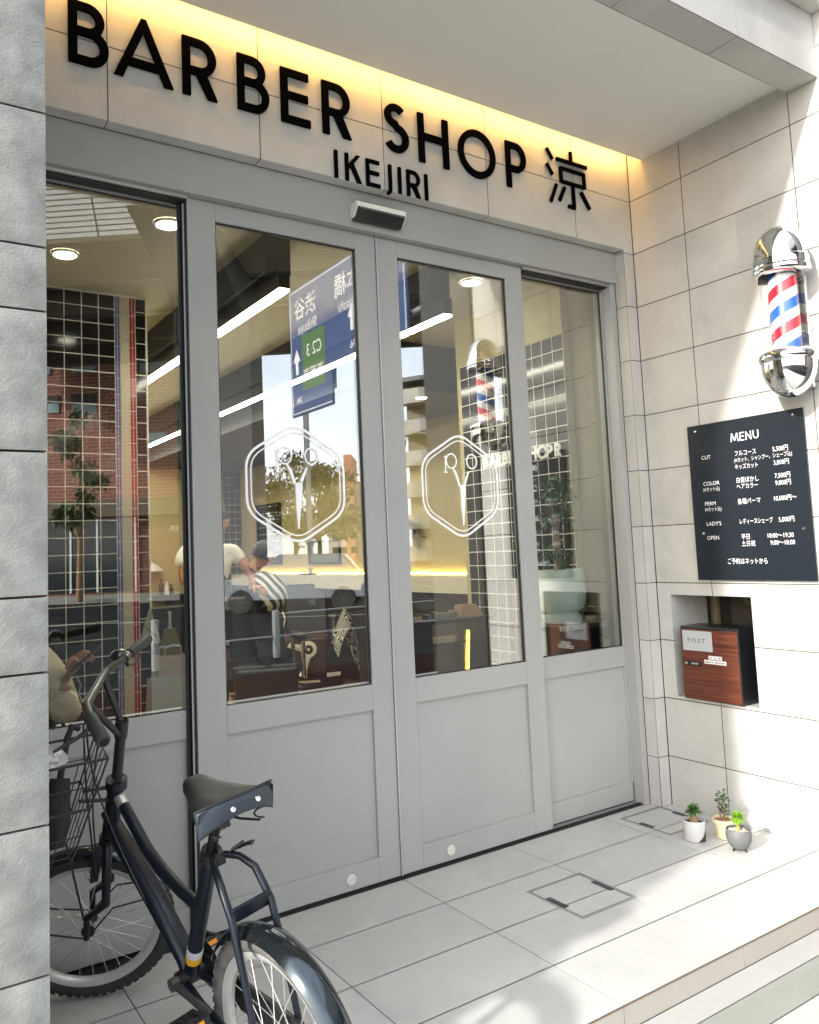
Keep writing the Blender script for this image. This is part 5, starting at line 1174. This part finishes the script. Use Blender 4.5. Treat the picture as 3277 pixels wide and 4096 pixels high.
# patterned cape over the empty chair
mb = MB(); n = 18; vs = []
for i in range(n+1):
    for j in range(n+1):
        u, v = i/n-.5, j/n-.5; vs.append((2.27+u*.32, 4.40+v*.24, .80-.9*abs(u)**1.4-.35*abs(v)+.025*math.sin(9*u+3*v)+random.uniform(-.008, .008)-(.30 if (u > .1 and v < -.1) else 0)))
mb.add(vs, [(i*(n+1)+j, (i+1)*(n+1)+j, (i+1)*(n+1)+j+1, i*(n+1)+j+1) for i in range(n) for j in range(n)])
single('cutting_cape', mb, [zebra('paisley_cloth', 9, 26, .55)], 'crumpled black and cream patterned cape thrown over the empty barber chair', 'cape', smooth=True).modifiers.new('t', 'SOLIDIFY').thickness = .004
# trolley, and the cream reclining gear on the side of the empty chair
tr = thing('trolley', 'low dark box trolley on casters beside the empty barber chair', 'trolley', (1.22, 4.6, 0))
mb = MB(); mb.box(1.0, 1.44, 4.42, 4.78, .10, .375); mb.box(.99, 1.45, 4.41, 4.79, .376, .388); part('cabinet', mb, [principled('trolley_dark', (.010, .013, .014), rough=.35)], tr, bevel=.004)
mb = MB(); mb.box(.985, 1.455, 4.405, 4.795, .078, .098); part('chassis', mb, [alu], tr)
for (x, y) in ((1.02, 4.44), (1.42, 4.44), (1.02, 4.76), (1.42, 4.76)): mb = MB(); mb.lathe([(0, -.012), (.030, -.012), (.030, .012), (0, .012)], (x, y, .032), 16, (1, .4, 0)); mb.box(x-.008, x+.008, y-.008, y+.008, .045, .078); part('caster', mb, [alu], tr)
cr_m = principled('cream_plastic', (.78, .72, .58), rough=.4)
mb = MB(); c = V((1.854, 4.42, .414)); dv = V((-.45, -.88, .1)); mb.lathe([(0, .02), (.078, .018), (.084, .008), (.084, -.05), (0, -.05)], c, 34, dv); part('recline_hub', mb, [cr_m], empty_chair, smooth=40)
mb = MB(); mb.lathe([(0, .024), (.044, .024), (.046, .0185)], c, 28, dv, caps=False); part('hub_cover', mb, [black_pl], empty_chair, smooth=40)
mb = MB(); mb.sphere(c+dv.normalized()*.026, .015, 12, 8); part('hub_cap', mb, [cr_m], empty_chair, smooth=True)
mb = MB(); mb.tube([c+V((-.05, 0, .01)), c+V((-.21, .0, .06))], [.032, .026], 12); mb.tube([c+V((0, .0, -.06)), c+V((-.05, .0, -.20))], [.028, .022], 12); mb.tube([c+V((-.05, .0, -.20)), c+V((-.075, 0, -.262))], [.026, .045], 12); part('recline_lever', mb, [cr_m], empty_chair, smooth=40)
mb = MB(); mb.tube([c+V((-.21, 0, .06)), c+V((-.30, 0, .02)), c+V((-.36, 0, -.08)), c+V((-.42, .01, -.10)), c+V((-.34, .02, .0)), c+V((-.28, .03, .16)), c+V((-.20, .1, .32)), c+V((-.22, .2, .48))], .006, 6); part('cord', mb, [cr_m], empty_chair, smooth=True)
mb = MB(); mb.box(-.0, .16, -.002, .0, .0, .04); mb.rots(Matrix.Translation((2.04, 4.395, .125))); part('label_plate', mb, [white_ink], empty_chair)
# equipment stand by the right door with a yellow lit edge
eq = thing('equipment_cart', 'dark equipment cart with trays and a yellow glowing edge, behind the right door', 'cart', (1.12, 1.15, 0))
mb = MB(); mb.box(.86, 1.36, 1.0, 1.35, .93, .95); mb.box(.88, 1.34, 1.02, 1.33, .80, .815); mb.box(.88, .90, 1.02, 1.33, .05, .93); mb.box(1.32, 1.34, 1.02, 1.33, .05, .93); mb.box(1.14, 1.33, 1.03, 1.32, .05, .79); part('cart_body', mb, [black_st], eq, bevel=.002)
mb = MB(); mb.tube([(1.148, 1.022, .62), (1.168, 1.022, .875)], .010, 8); part('glow_edge', mb, [emit_mat('glow_yellow', (1., .62, .05), 4.)], eq)
mb = MB()
for i in range(7): x = .93+i*.05; mb.box(x, x+.028, 1.10, 1.16, .9505, .97+random.random()*.03)
part('tools', mb, [principled('tool_steel', (.4, .4, .4), rough=.25, metal=.8)], eq)
mb = MB(); mb.hexa([(1.17, 1.06, .951), (1.33, 1.06, .951), (1.33, 1.16, .951), (1.17, 1.16, .951), (1.19, 1.12, 1.02), (1.32, 1.12, 1.02), (1.32, 1.17, 1.02), (1.19, 1.17, 1.02)]); single('wooden_box', mb, [principled('tan_wood', (.30, .17, .09), rough=.6, var=(20, .2))], 'small tan slanted box at the end of the equipment cart', 'box')
mb = MB(); mb.hexa([(.62, 1.25, .0), (.95, 1.25, .0), (.95, 1.5, .0), (.62, 1.5, .0), (.66, 1.27, 1.20), (.86, 1.27, 1.16), (.86, 1.45, 1.16), (.66, 1.45, 1.20)]); single('covered_chair', mb, [principled('cover_black', (.018, .020, .022), rough=.6, bump=(12, .7, .02))], 'tall chair under a black cover behind the door meeting', 'chair', bevel=.05, seg=4)
# ================================================================= across the street (seen mirrored in the panes)
def rm(p): return P3(*p)
concrete = principled('concrete', (.30, .30, .28), rough=.85, var=(.8, .1)); panel_w = principled('panel_white', (.62, .63, .62), rough=.5); seam_m = principled('panel_seam', (.12, .12, .12), rough=.8)
def fb_box(mb, s0, s1, t0, t1, z0, z1):
    mb.hexa([P3(s0, t0, z0), P3(s1, t0, z0), P3(s1, t1, z0), P3(s0, t1, z0), P3(s0, t0, z1), P3(s1, t0, z1), P3(s1, t1, z1), P3(s0, t1, z1)]); return mb
ex = thing('elevated_expressway', 'elevated expressway deck crossing over the road, white panels along its edge', 'expressway', P3(0, 7, 0))
part('deck', fb_box(MB(), -11, 70, 3.3, 15.4, 10.12, 11.6), [concrete], ex)
def sl_box(mb, s0, s1, h0, h1, off):      # fascia sloped to catch sun and sky: rises 2 m per metre towards us
    t = lambda h: 3.0-h/2
    q = lambda s, h, o: P3(s, t(h)-o*.89, 10+h-o*.45)
    mb.hexa([q(s0, h0, 0), q(s1, h0, 0), q(s1, h0, off), q(s0, h0, off), q(s0, h1, 0), q(s1, h1, 0), q(s1, h1, off), q(s0, h1, off)])
mb = MB()
for a_, b2_ in [(i*.125+.016, i*.125+.109) for i in range(12)]+[(1.5+i*.5+.03, 1.97+i*.5) for i in range(11)]:
    for s in range(-12, 60, 2): sl_box(mb, s+.03, s+1.97, a_, b2_, .06)
part('fascia_panels', mb, [panel_w], ex)
mb = MB(); sl_box(mb, -12, 60, 0, 7.0, .03); part('fascia_backing', mb, [seam_m], ex)
mb = MB()
for i in range(14): fb_box(mb, -11, 70, 3.2+i*.24, 3.36+i*.24, 9.98, 10.11)
part('soffit_ribs', mb, [principled('rib_beige', (.62, .54, .40), rough=.8)], ex)
mb = MB()
for tt in (7.2, 10.4, 13.6): fb_box(mb, -11, 70, tt, tt+.35, 9.3, 10.115)
part('girders', mb, [principled('girder_brown', (.11, .095, .075), rough=.7)], ex)
mb = MB(); fb_box(mb, -11, 70, 15.3, 15.45, 11.6, 13.2); part('noise_barrier', mb, [panel_w], ex)
for s in (2.3, 31):
    mb = MB(); fb_box(mb, s-.9, s+.9, 6.4, 8.2, -.2, 8.6); mb.hexa([P3(s-.9, 5, 8.6), P3(s+.9, 5, 8.6), P3(s+.9, 10, 8.6), P3(s-.9, 10, 8.6), P3(s-.9, 1.2, 9.97), P3(s+.9, 1.2, 9.97), P3(s+.9, 14, 9.97), P3(s-.9, 14, 9.97)]); part('pier', mb, [principled('pier_dark', (.12, .12, .125), rough=.8)], ex)
# brick building
brick = bpy.data.materials.new('red_brick'); N_, L_ = nodes_of(brick); bt = N_.new('ShaderNodeTexBrick'); g_ = N_.new('ShaderNodeTexCoord')
bt.inputs['Color1'].default_value = (.27, .10, .07, 1); bt.inputs['Color2'].default_value = (.215, .078, .056, 1); bt.inputs['Mortar'].default_value = (.36, .22, .16, 1); bt.inputs['Scale'].default_value = 1.; bt.inputs['Brick Width'].default_value = .45; bt.inputs['Row Height'].default_value = .16; bt.inputs['Mortar Size'].default_value = .022
mp_ = N_.new('ShaderNodeMapping'); mp_.inputs['Rotation'].default_value = (PI/2, 0, 0); L_.new(g_.outputs['Object'], mp_.inputs[0]); L_.new(mp_.outputs[0], bt.inputs['Vector']); L_.new(bt.outputs['Color'], N_['Principled BSDF'].inputs['Base Color']); N_['Principled BSDF'].inputs['Roughness'].default_value = .85
Urot = Matrix((U, -NN, V((0, 0, 1)))).transposed().to_4x4()     # local x along the street, y towards us
def building(name, label, s0, t0, w, dpt, h, wall_m, wins, shop=True, extra=None, winm=None):
    o = P3(s0, t0, -.05); t = thing(name, label, 'building', o, rot=Urot)
    mb = MB(); mb.box(0, w, -dpt, 0, 0, h)
    part('wall', mb, [wall_m], t, local=True)
    for (x, z, ww, hh, kind) in wins:
        mb = MB(); fm = alu_dull
        f = part('window', MB().box(x, x+ww, .002, .05, z, z+hh), [fm], t, local=True)
        n_ = 2 if ww > .7 else 1; mb = MB()
        for i in range(n_): a = x+.04+i*(ww-.04)/n_; mb.box(a, a+(ww-.04)/n_-.04, .051, .056, z+.05, z+hh-.05)
        part('pane', mb, [winm or pane_m], f, local=True)
    return t
pane_m = principled('far_glass', (.30, .42, .46), rough=.05, spec=.8); pane_d = principled('far_glass_dark', (.02, .025, .03), rough=.08)
bk = building('brick_building', 'red brick building across the street with white-lettered shopfront', -9.6, 17, 7.5, 12, 16, brick, [(2.48, 9.84, 1.06, .66, 0), (5.6, 9.7, 1.85, .75, 0), (.3, 9.84, 1.2, .66, 0), (2.47, 12.4, 1.1, 1.0, 0), (5.6, 12.4, 1.85, 1.0, 0), (1.38, 8.1, .5, .7, 0), (2.47, 8.02, 1.1, .8, 0), (5.95, 6.48, .78, .5, 0)])
mb = MB(); mb.box(1.36, 1.90, .001, .062, 8.52, 8.86); mb.box(2.44, 3.62, .001, .062, 8.44, 8.86); mb.box(7.1, 7.5, .0, .06, 8.0, 8.6); part('painted_window_shadow', mb, [principled('painted_shade_black', (.015, .015, .016), rough=.5)], bk, local=True)  # black boxes stand in for shade over the windows
mb = MB(); mb.box(0, 7.5, .0, .5, 3.35, 4.1); part('fascia', mb, [principled('fascia_tan', (.12, .09, .06), rough=.6)], bk, local=True)
mb = MB(); mb.box(.2, 5.2, .01, .06, .1, 3.3); part('shop_window', mb, [pane_d], bk, local=True)
mb = MB(); mb.box(5.3, 9.6, -3, .0, .0, 3.34); mb.box(7.51, 9.6, -3, .0, 3.34, 5.6); part('shop_front', mb, [principled('shop_tan', (.10, .085, .06), rough=.7)], bk, local=True)
for x in (.15, 2.35, 3.55, 5.25): part('shop_mullion', MB().box(x, x+.09, .061, .12, .1, 3.3), [alu], bk, local=True)
mb = MB(); vs_, fs_ = text_mesh('SUPER', .34, (6.25, .012, 2.62), (1, 0, 0), (0, 0, 1)); 
vs_, fs_ = text_mesh('SUPER', .34, (7.75, .012, 2.62), (-1, 0, 0), (0, 0, 1)); mb.add(vs_, fs_); part('shop_name', mb, [white_ink], bk, local=True)
# apartment block with curved balconies, right in the reflection
ap = building('apartment_block', 'pale apartment block with stacked balconies, seen mirrored in the right door', 7.3, 38, 10, 10, 12.8, principled('apt_wall', (.44, .38, .26), rough=.8), [])
for f_ in range(6):
    z = .6+f_*2.15
    mb = MB()
    n = 10; pts = [(-.35, -.3), (-.5, .2), (-.1, .95), (.9, 1.45), (3.5, 1.6), (10, 1.6), (10, 0), (0, 0)]
    mb.prism(pts, (0, 0, z), (1, 0, 0), (0, 1, 0), (0, 0, 1), .16); slab = part('balcony', mb, [principled('apt_slab', (.50, .47, .38), rough=.7)], ap, local=True)
    mb = MB()
    for a, b_ in zip(pts[:5], pts[1:6]):
        a, b_ = V((*a, 0)), V((*b_, 0)); d_ = (b_-a); nn_ = V((d_.y, -d_.x, 0)).normalized()*.03
        mb.hexa([a+V((0, 0, z+.17)), b_+V((0, 0, z+.17)), b_-nn_+V((0, 0, z+.17)), a-nn_+V((0, 0, z+.17)), a+V((0, 0, z+1.0)), b_+V((0, 0, z+1.0)), b_-nn_+V((0, 0, z+1.0)), a-nn_+V((0, 0, z+1.0))])
    part('railing', mb, [principled('apt_rail', (.46, .44, .38), rough=.6)], slab, local=True)
mb = MB(); mb.prism([(-.6, -.4), (-.2, 1.2), (1, 1.8), (10, 1.9), (10, -9), (0, -9)], (0, 0, 12.81), (1, 0, 0), (0, 1, 0), (0, 0, 1), .3); part('roof', mb, [principled('apt_roof', (.20, .20, .19), rough=.8)], ap, local=True)
# distant towers
def tower(s, t_, w, h, col, label, cols=3):
    building('tower_block', label, s, t_, w, 6, h, principled('tower_%d' % int(s*10), col, rough=.8), [(.35+c*(w-.2)/cols, 1.2+r_*1.35, .62, .7, 0) for c in range(cols) for r_ in range(int(h/1.35)-1)], winm=pane_d)
tower(-1.2, 60, 1.9, 8.8, (.55, .50, .46), 'pale far tower block left of the orange one'); tower(.75, 58, .75, 10.6, (.52, .22, .13), 'slim orange far tower block', 1); tower(1.6, 61, 2.2, 8.2, (.52, .54, .56), 'grey far tower block right of the orange one')
# trees
def tree(o, h, r_, n, label, m_, seed):
    random.seed(seed); t = thing('street_tree', label, 'tree', o, group='street trees across the road'); mb = MB()
    o = V(o); mb.tube([o, o+V((.05, 0, h*.35)), o+V((0, .08, h*.6)), o+V((.1, 0, h*.9))], [.14, .11, .08, .03], 10)
    cl = []
    for i in range(11):
        a = random.uniform(0, 2*PI); z = random.uniform(.42, .92)*h; k_ = random.uniform(.35, .95); q = o+V((math.cos(a)*r_*k_, math.sin(a)*r_*k_, z)); cl.append((q, random.uniform(.22, .5)*r_)); mb.tube([o+V((0, 0, z*.75)), q], [.05, .015], 6)
    cl.append((o+V((0, 0, h*.97)), r_*.35)); part('trunk', mb, [bark], t, smooth=True); mb = MB()
    for i in range(n):
        c, rr_ = random.choice(cl); d = V((random.gauss(0, 1), random.gauss(0, 1), random.gauss(0, .9))).normalized(); p = c+d*rr_*random.random()**.4
        leaf_blade(mb, p, (random.gauss(0, 1), random.gauss(0, 1), random.gauss(0, .6)), random.uniform(.16, .30), .13, .3, 2)
    part('crown', mb, [m_], t); random.seed(seed+1)
tm = leaf_m('tree_leaf', (.05, .095, .025)); tm2 = leaf_m('tree_leaf_light', (.11, .15, .03))
p_ = P3(-4.9, 12.6, -.12); tree(p_, 7.3, 1.15, 1600, 'slender dark street tree before the brick building', tm, 3)
p_ = P3(3.0, 22, -.12); tree(p_, 5.6, 1.9, 5200, 'broad light green street tree beside the expressway pier', tm2, 5)
p_ = P3(1.0, 27, -.12); tree(p_, 6.8, 2.3, 5200, 'tall light green street tree behind the broad one', tm2, 9)
random.seed(21)
# road sign on its gantry
sg = thing('direction_sign', 'big blue overhead direction sign with white Japanese place names and green expressway panel', 'road sign', (6.1, -10.2, -.2))
sb = principled('sign_blue', (.012, .045, .155), rough=.5); sg_ = principled('sign_green', (.05, .13, .03), rough=.4); sw = principled('sign_white', (.72, .72, .72), rough=.5)
mb = MB(); mb.box(6.0, 6.05, -12.5, -8.0, 5.1, 7.15); mb.box(6.0, 6.05, -12.5, -10.7, 4.35, 5.099); part('sign_panel', mb, [sb], sg)
mb = MB(); X = 5.996
def bar(y0, y1, z0, z1): mb.box(X, 5.9995, y0, y1, z0, z1)
bar(-12.46, -8.04, 7.09, 7.11); bar(-12.46, -12.44, 4.4, 7.09); bar(-8.06, -8.04, 5.14, 7.09); bar(-12.44, -10.72, 4.40, 4.42); part('sign_border', mb, [sw], sg)
mb = MB(); mb.box(5.996, 5.9995, -11.95, -10.95, 4.85, 6.05); part('green_panel', mb, [sg_], sg)
def sgt(s, y, z, h, sx=1.): 
    mb = MB(); put_text(mb, s, h, (5.994, y, z), (0, -1, 0), (0, 0, 1), sx=sx); part('sign_text', mb, [sw], sg)
sgt('日本橋', -9.0, 6.48, .50); sgt('Nihonbashi', -9.05, 6.12, .30, .95); sgt('渋谷', -11.25, 6.48, .50); sgt('Shibuya', -11.25, 6.12, .30, .95); sgt('C2 3', -11.08, 5.55, .38, .9); sgt('首都高', -11.02, 5.05, .32, .95); sgt('246', -9.6, 5.30, .24); sgt('246', -12.02, 4.62, .20, .8)
for y in (-9.85, -12.2):
    mb = MB(); zz = 5.65 if y > -10 else 5.25; mb.prism([(-.06, 0), (.06, 0), (.06, .28), (.16, .28), (0, .55), (-.16, .28), (-.06, .28)], (5.9995, y, zz), (0, -1, 0), (0, 0, 1), (-1, 0, 0), .005); part('sign_arrow', mb, [sw], sg)
mb = MB()
for z in (5.5, 6.7): mb.tube([(6.15, -12.3, z), (6.15, -4.9, z)], .06, 10)
mb.tube([(6.15, -4.9, -.2), (6.15, -4.9, 7.0)], .08, 14); part('gantry', mb, [alu_dull], sg, smooth=40)
s2 = thing('direction_sign', 'smaller blue overhead direction sign further off, partly behind the big one', 'road sign', (9.5, -17.5, -.2))
mb = MB(); mb.box(9.5, 9.55, -18.6, -16.6, 6.1, 7.5); part('sign_panel', mb, [sb], s2)
mb = MB(); put_text(mb, '渋谷', .42, (9.494, -16.9, 6.85), (0, -1, 0), (0, 0, 1)); put_text(mb, 'Shibuya', .26, (9.494, -16.9, 6.5), (0, -1, 0), (0, 0, 1)); part('sign_text', mb, [sw], s2)
mb = MB(); mb.tube([(9.62, -18.7, -.2), (9.62, -18.7, 7.6)], .09, 12); mb.tube([(9.62, -18.7, 6.9), (9.62, -16.6, 6.9)], .05, 8); part('gantry', mb, [alu_dull], s2, smooth=40)
# street lamps
lm = principled('lamp_dark', (.05, .05, .05), rough=.5)
for (s, t_, h, lab) in ((3.6, 14.5, 3.9, 'dark street lamp with a short arm beside the light green tree'), (7.2, 30, 8.2, 'tall street lamp with a curved arm before the far towers')):
    o = P3(s, t_, -.12); t = thing('street_lamp', lab, 'street lamp', o); mb = MB(); d_ = U*1.2
    mb.tube([o, o+V((0, 0, h*.9)), o+V((0, 0, h))+d_*.15, o+V((0, 0, h*1.03))+d_], [.06, .05, .04, .03], 10); part('post', mb, [lm], t, smooth=True)
    mb = MB(); mb.obox(o+V((0, 0, h*1.03))+d_*1.1, U, NN, (0, 0, 1), .25, .09, .04); part('lamp_head', mb, [lm], t, bevel=.01)
# guard rail at the kerb
gr = thing('guard_rail', 'low grey tubular guard rail beside the red cycle lane, mirrored in the door panes', 'guard rail', (3.5, -8.31, -.2)); rail_m = principled('rail_grey', (.28, .285, .29), rough=.45, metal=.2)
for x in (1.6, 3.46, 5.6, 7.7):
    mb = MB(); mb.tube([(x, -8.31, -.2), (x, -8.31, .51), (x, -8.31, .52)], [.055, .055, .035], 18); part('post', mb, [rail_m], gr, smooth=40)
for z in (.46, .12): mb = MB(); mb.tube([(1.6 if z < .3 else 3.46, -8.31, z), (7.7, -8.31, z)], .017, 10); part('rail', mb, [rail_m], gr, smooth=40)
# cars
def car(o, yaw_, col, label, suv=True):
    M = Matrix.Rotation(yaw_, 4, 'Z'); t = thing('parked_car', label, 'car', o, rot=M); cm = principled('car_%s' % label.split()[0], col, rough=.25, coat=.6, metal=.2)
    side = [(-2.2, .35), (-2.25, .75), (-2.1, .98), (-1.75, 1.04), (-1.35, 1.50 if suv else 1.38), (.35, 1.54 if suv else 1.42), (1.05, 1.06), (1.95, .92), (2.2, .70), (2.2, .35)]
    mb = MB(); vs = []; ks = len(side)
    for (yy, f_) in ((-.86, 0), (-.80, 1), (.80, 1), (.86, 0)):
        for (x, z) in side: kk = 1 if z > 1.06 else 0; vs.append((x*(1-.0*f_), yy*(1-.16*kk), z+(.03 if f_ and kk else 0)))
    fs = [(a*ks+i, a*ks+(i+1) % ks, (a+1)*ks+(i+1) % ks, (a+1)*ks+i) for a in range(3) for i in range(ks)]+[tuple(range(ks)), tuple(3*ks+i for i in reversed(range(ks)))]
    mb.add(vs, fs); part('body', mb, [cm], t, local=True, bevel=.03, smooth=False)
    mb = MB()
    for s in (-1, 1):
        y = .728*s+.012*s
        for (a, b_, c, d_) in (((-1.62, 1.09), (-.85, 1.09), (-.85, 1.42), (-1.30, 1.42)), ((-.78, 1.09), (-.05, 1.09), (-.05, 1.44), (-.78, 1.43)), ((.02, 1.09), (.92, 1.09), (.38, 1.44), (.02, 1.44))): mb.hexa([(a[0], y-.006, a[1]), (b_[0], y-.006, b_[1]), (b_[0], y+.012, b_[1]), (a[0], y+.012, a[1]), (d_[0], y-.006, d_[1]), (c[0], y-.006, c[1]), (c[0], y+.012, c[1]), (d_[0], y+.012, d_[1])])
    mb.hexa([(1.07, -.62, 1.10), (1.09, -.62, 1.10), (1.09, .62, 1.10), (1.07, .62, 1.10), (.42, -.58, 1.50), (.44, -.58, 1.52), (.44, .58, 1.52), (.42, .58, 1.50)])
    part('side_glass', mb, [pane_d], t, local=True)
    for x in (-1.4, 1.4):
        for s in (-1, 1):
            w_ = part('wheel', MB().lathe([(0, -.11), (.30, -.11), (.33, -.08), (.33, .08), (.30, .11), (.21, .112), (0, .112)], (x, .80*s, .33), 30, (0, s, 0)), [tyre_m], t, local=True, smooth=35)
            mb = MB()
            for i in range(6): a = i*PI/3; mb.obox((x+math.cos(a)*.10, (.80+.115)*s, .33+math.sin(a)*.10), (math.cos(a), 0, math.sin(a)), (0, 1, 0), (-math.sin(a), 0, math.cos(a)), .10, .006, .018)
            part('rim_spokes', mb, [principled('wheel_grey', (.10, .10, .105), rough=.4, metal=.5)], w_, local=True)
    for s in (-1, 1): part('headlight', MB().box(2.15, 2.215, .45*s, .78*s, .68, .82), [alu], t, local=True); part('tail_lamp', MB().box(-2.27, -2.2, .5*s, .80*s, .78, .92), [red_tile], t, local=True)
    return t
a_ = math.atan2(U.y, U.x)
car(P3(4.6, 5.2, -.2), a_+PI, (.20, .22, .24), 'silver high-roofed car on the road before the pier, mirrored in the left door')
car(P3(-6.5, 6.0, -.2), a_, (.02, .022, .025), 'black low car on the road, mirrored in the left window', False)
car(P3(9.6, 4.0, -.2), a_+PI, (.03, .035, .04), 'charcoal high-roofed car on the road, mirrored in the right door')
# neighbour's dark pier just beyond the frame, mirrored beside the side wall
mb = MB(); mb.box(1.75, 2.4, -1.9, -1.30, -.075, 4.2); single('entrance_pier', mb, [principled('pier_charcoal', (.035, .034, .032), rough=.5)], 'dark pier standing just past the side wall, mirrored next to the barber pole', 'pier', bevel=.004)
# second bicycle by the rail
b2 = dup(bike, None, Matrix.Translation((4.6, -5.15, -.2)) @ Matrix.Rotation(.15, 4, 'Z'), 'second bicycle standing by the guard rail, seen only as a reflection in the right door')
# ================================================================= camera and light
cam = bpy.data.cameras.new('camera'); co = bpy.data.objects.new('camera', cam); COL.objects.link(co)
rt, up, fw = V((0.84253227, -0.5371079, -0.04067533)), V((-0.01236172, -0.09477474, 0.99542199)), V((0.53850401, 0.83817233, 0.08649036))
R3 = Matrix((rt, up, -fw)).transposed()
co.matrix_world = Matrix.Translation((-1.92614526, -2.81114319, 1.37955891)) @ R3.to_4x4()
F_, PPX, PPY = 1680.027, 788.316, 1012.749
cam.sensor_fit = 'VERTICAL'; cam.sensor_height = 24.; cam.sensor_width = 36.
cam.lens = F_*24./2156.
cam.shift_x = (862.5-PPX)/2156.; cam.shift_y = -(1078-PPY)/2156.
cam.clip_end = 2000; cam.clip_start = .01
scene.camera = co
sd = V((1, .2, -.5)).normalized()
sun = bpy.data.lights.new('sun', 'SUN'); sun.energy = 2.0; sun.angle = math.radians(2.); sun.color = (1., .965, .91)
so = bpy.data.objects.new('sun', sun); COL.objects.link(so); so.rotation_euler = sd.to_track_quat('-Z', 'Y').to_euler(); so.location = (-20, -6, 12)
w = bpy.data.worlds.new('World'); scene.world = w; w.use_nodes = True; N, L = w.node_tree.nodes, w.node_tree.links
sky = N.new('ShaderNodeTexSky'); sky.sky_type = 'NISHITA'; sky.sun_disc = False
sky.sun_elevation = math.asin(-sd.z); sky.sun_rotation = math.atan2(-sd.x, -sd.y); sky.dust_density = 2.; sky.air_density = 1.; sky.ozone_density = 1.
tcw = N.new('ShaderNodeTexCoord'); mpw = N.new('ShaderNodeMapping'); mpw.inputs['Scale'].default_value = (1, 1, 2.6); L.new(tcw.outputs['Generated'], mpw.inputs[0])
cn = N.new('ShaderNodeTexNoise'); cn.inputs['Scale'].default_value = 2.2; cn.inputs['Detail'].default_value = 8; cn.inputs['Roughness'].default_value = .55; L.new(mpw.outputs[0], cn.inputs['Vector'])
cm_ = N.new('ShaderNodeMapRange'); cm_.inputs['From Min'].default_value = .40; cm_.inputs['From Max'].default_value = .72; cm_.inputs['To Min'].default_value = .35; cm_.inputs['To Max'].default_value = .80; L.new(cn.outputs['Fac'], cm_.inputs['Value'])
cx_ = N.new('ShaderNodeMix'); cx_.data_type = 'RGBA'; cx_.inputs[7].default_value = (9.2, 9.3, 9.6, 1); L.new(cm_.outputs[0], cx_.inputs[0]); L.new(sky.outputs[0], cx_.inputs[6])   # thin bright veil cloud
L.new(cx_.outputs[2], N['Background'].inputs[0]); N['Background'].inputs[1].default_value = .15
vs = scene.view_settings; vs.view_transform = 'Standard'; vs.look = 'None'; vs.gamma = 1; vs.exposure = 1.8
scene.cycles.use_denoising = True; scene.cycles.max_bounces = 10; scene.cycles.transparent_max_bounces = 16; scene.cycles.glossy_bounces = 5; scene.cycles.diffuse_bounces = 5
scene.cycles.sample_clamp_indirect = 8
scene.cycles.caustics_reflective = False; scene.cycles.caustics_refractive = False
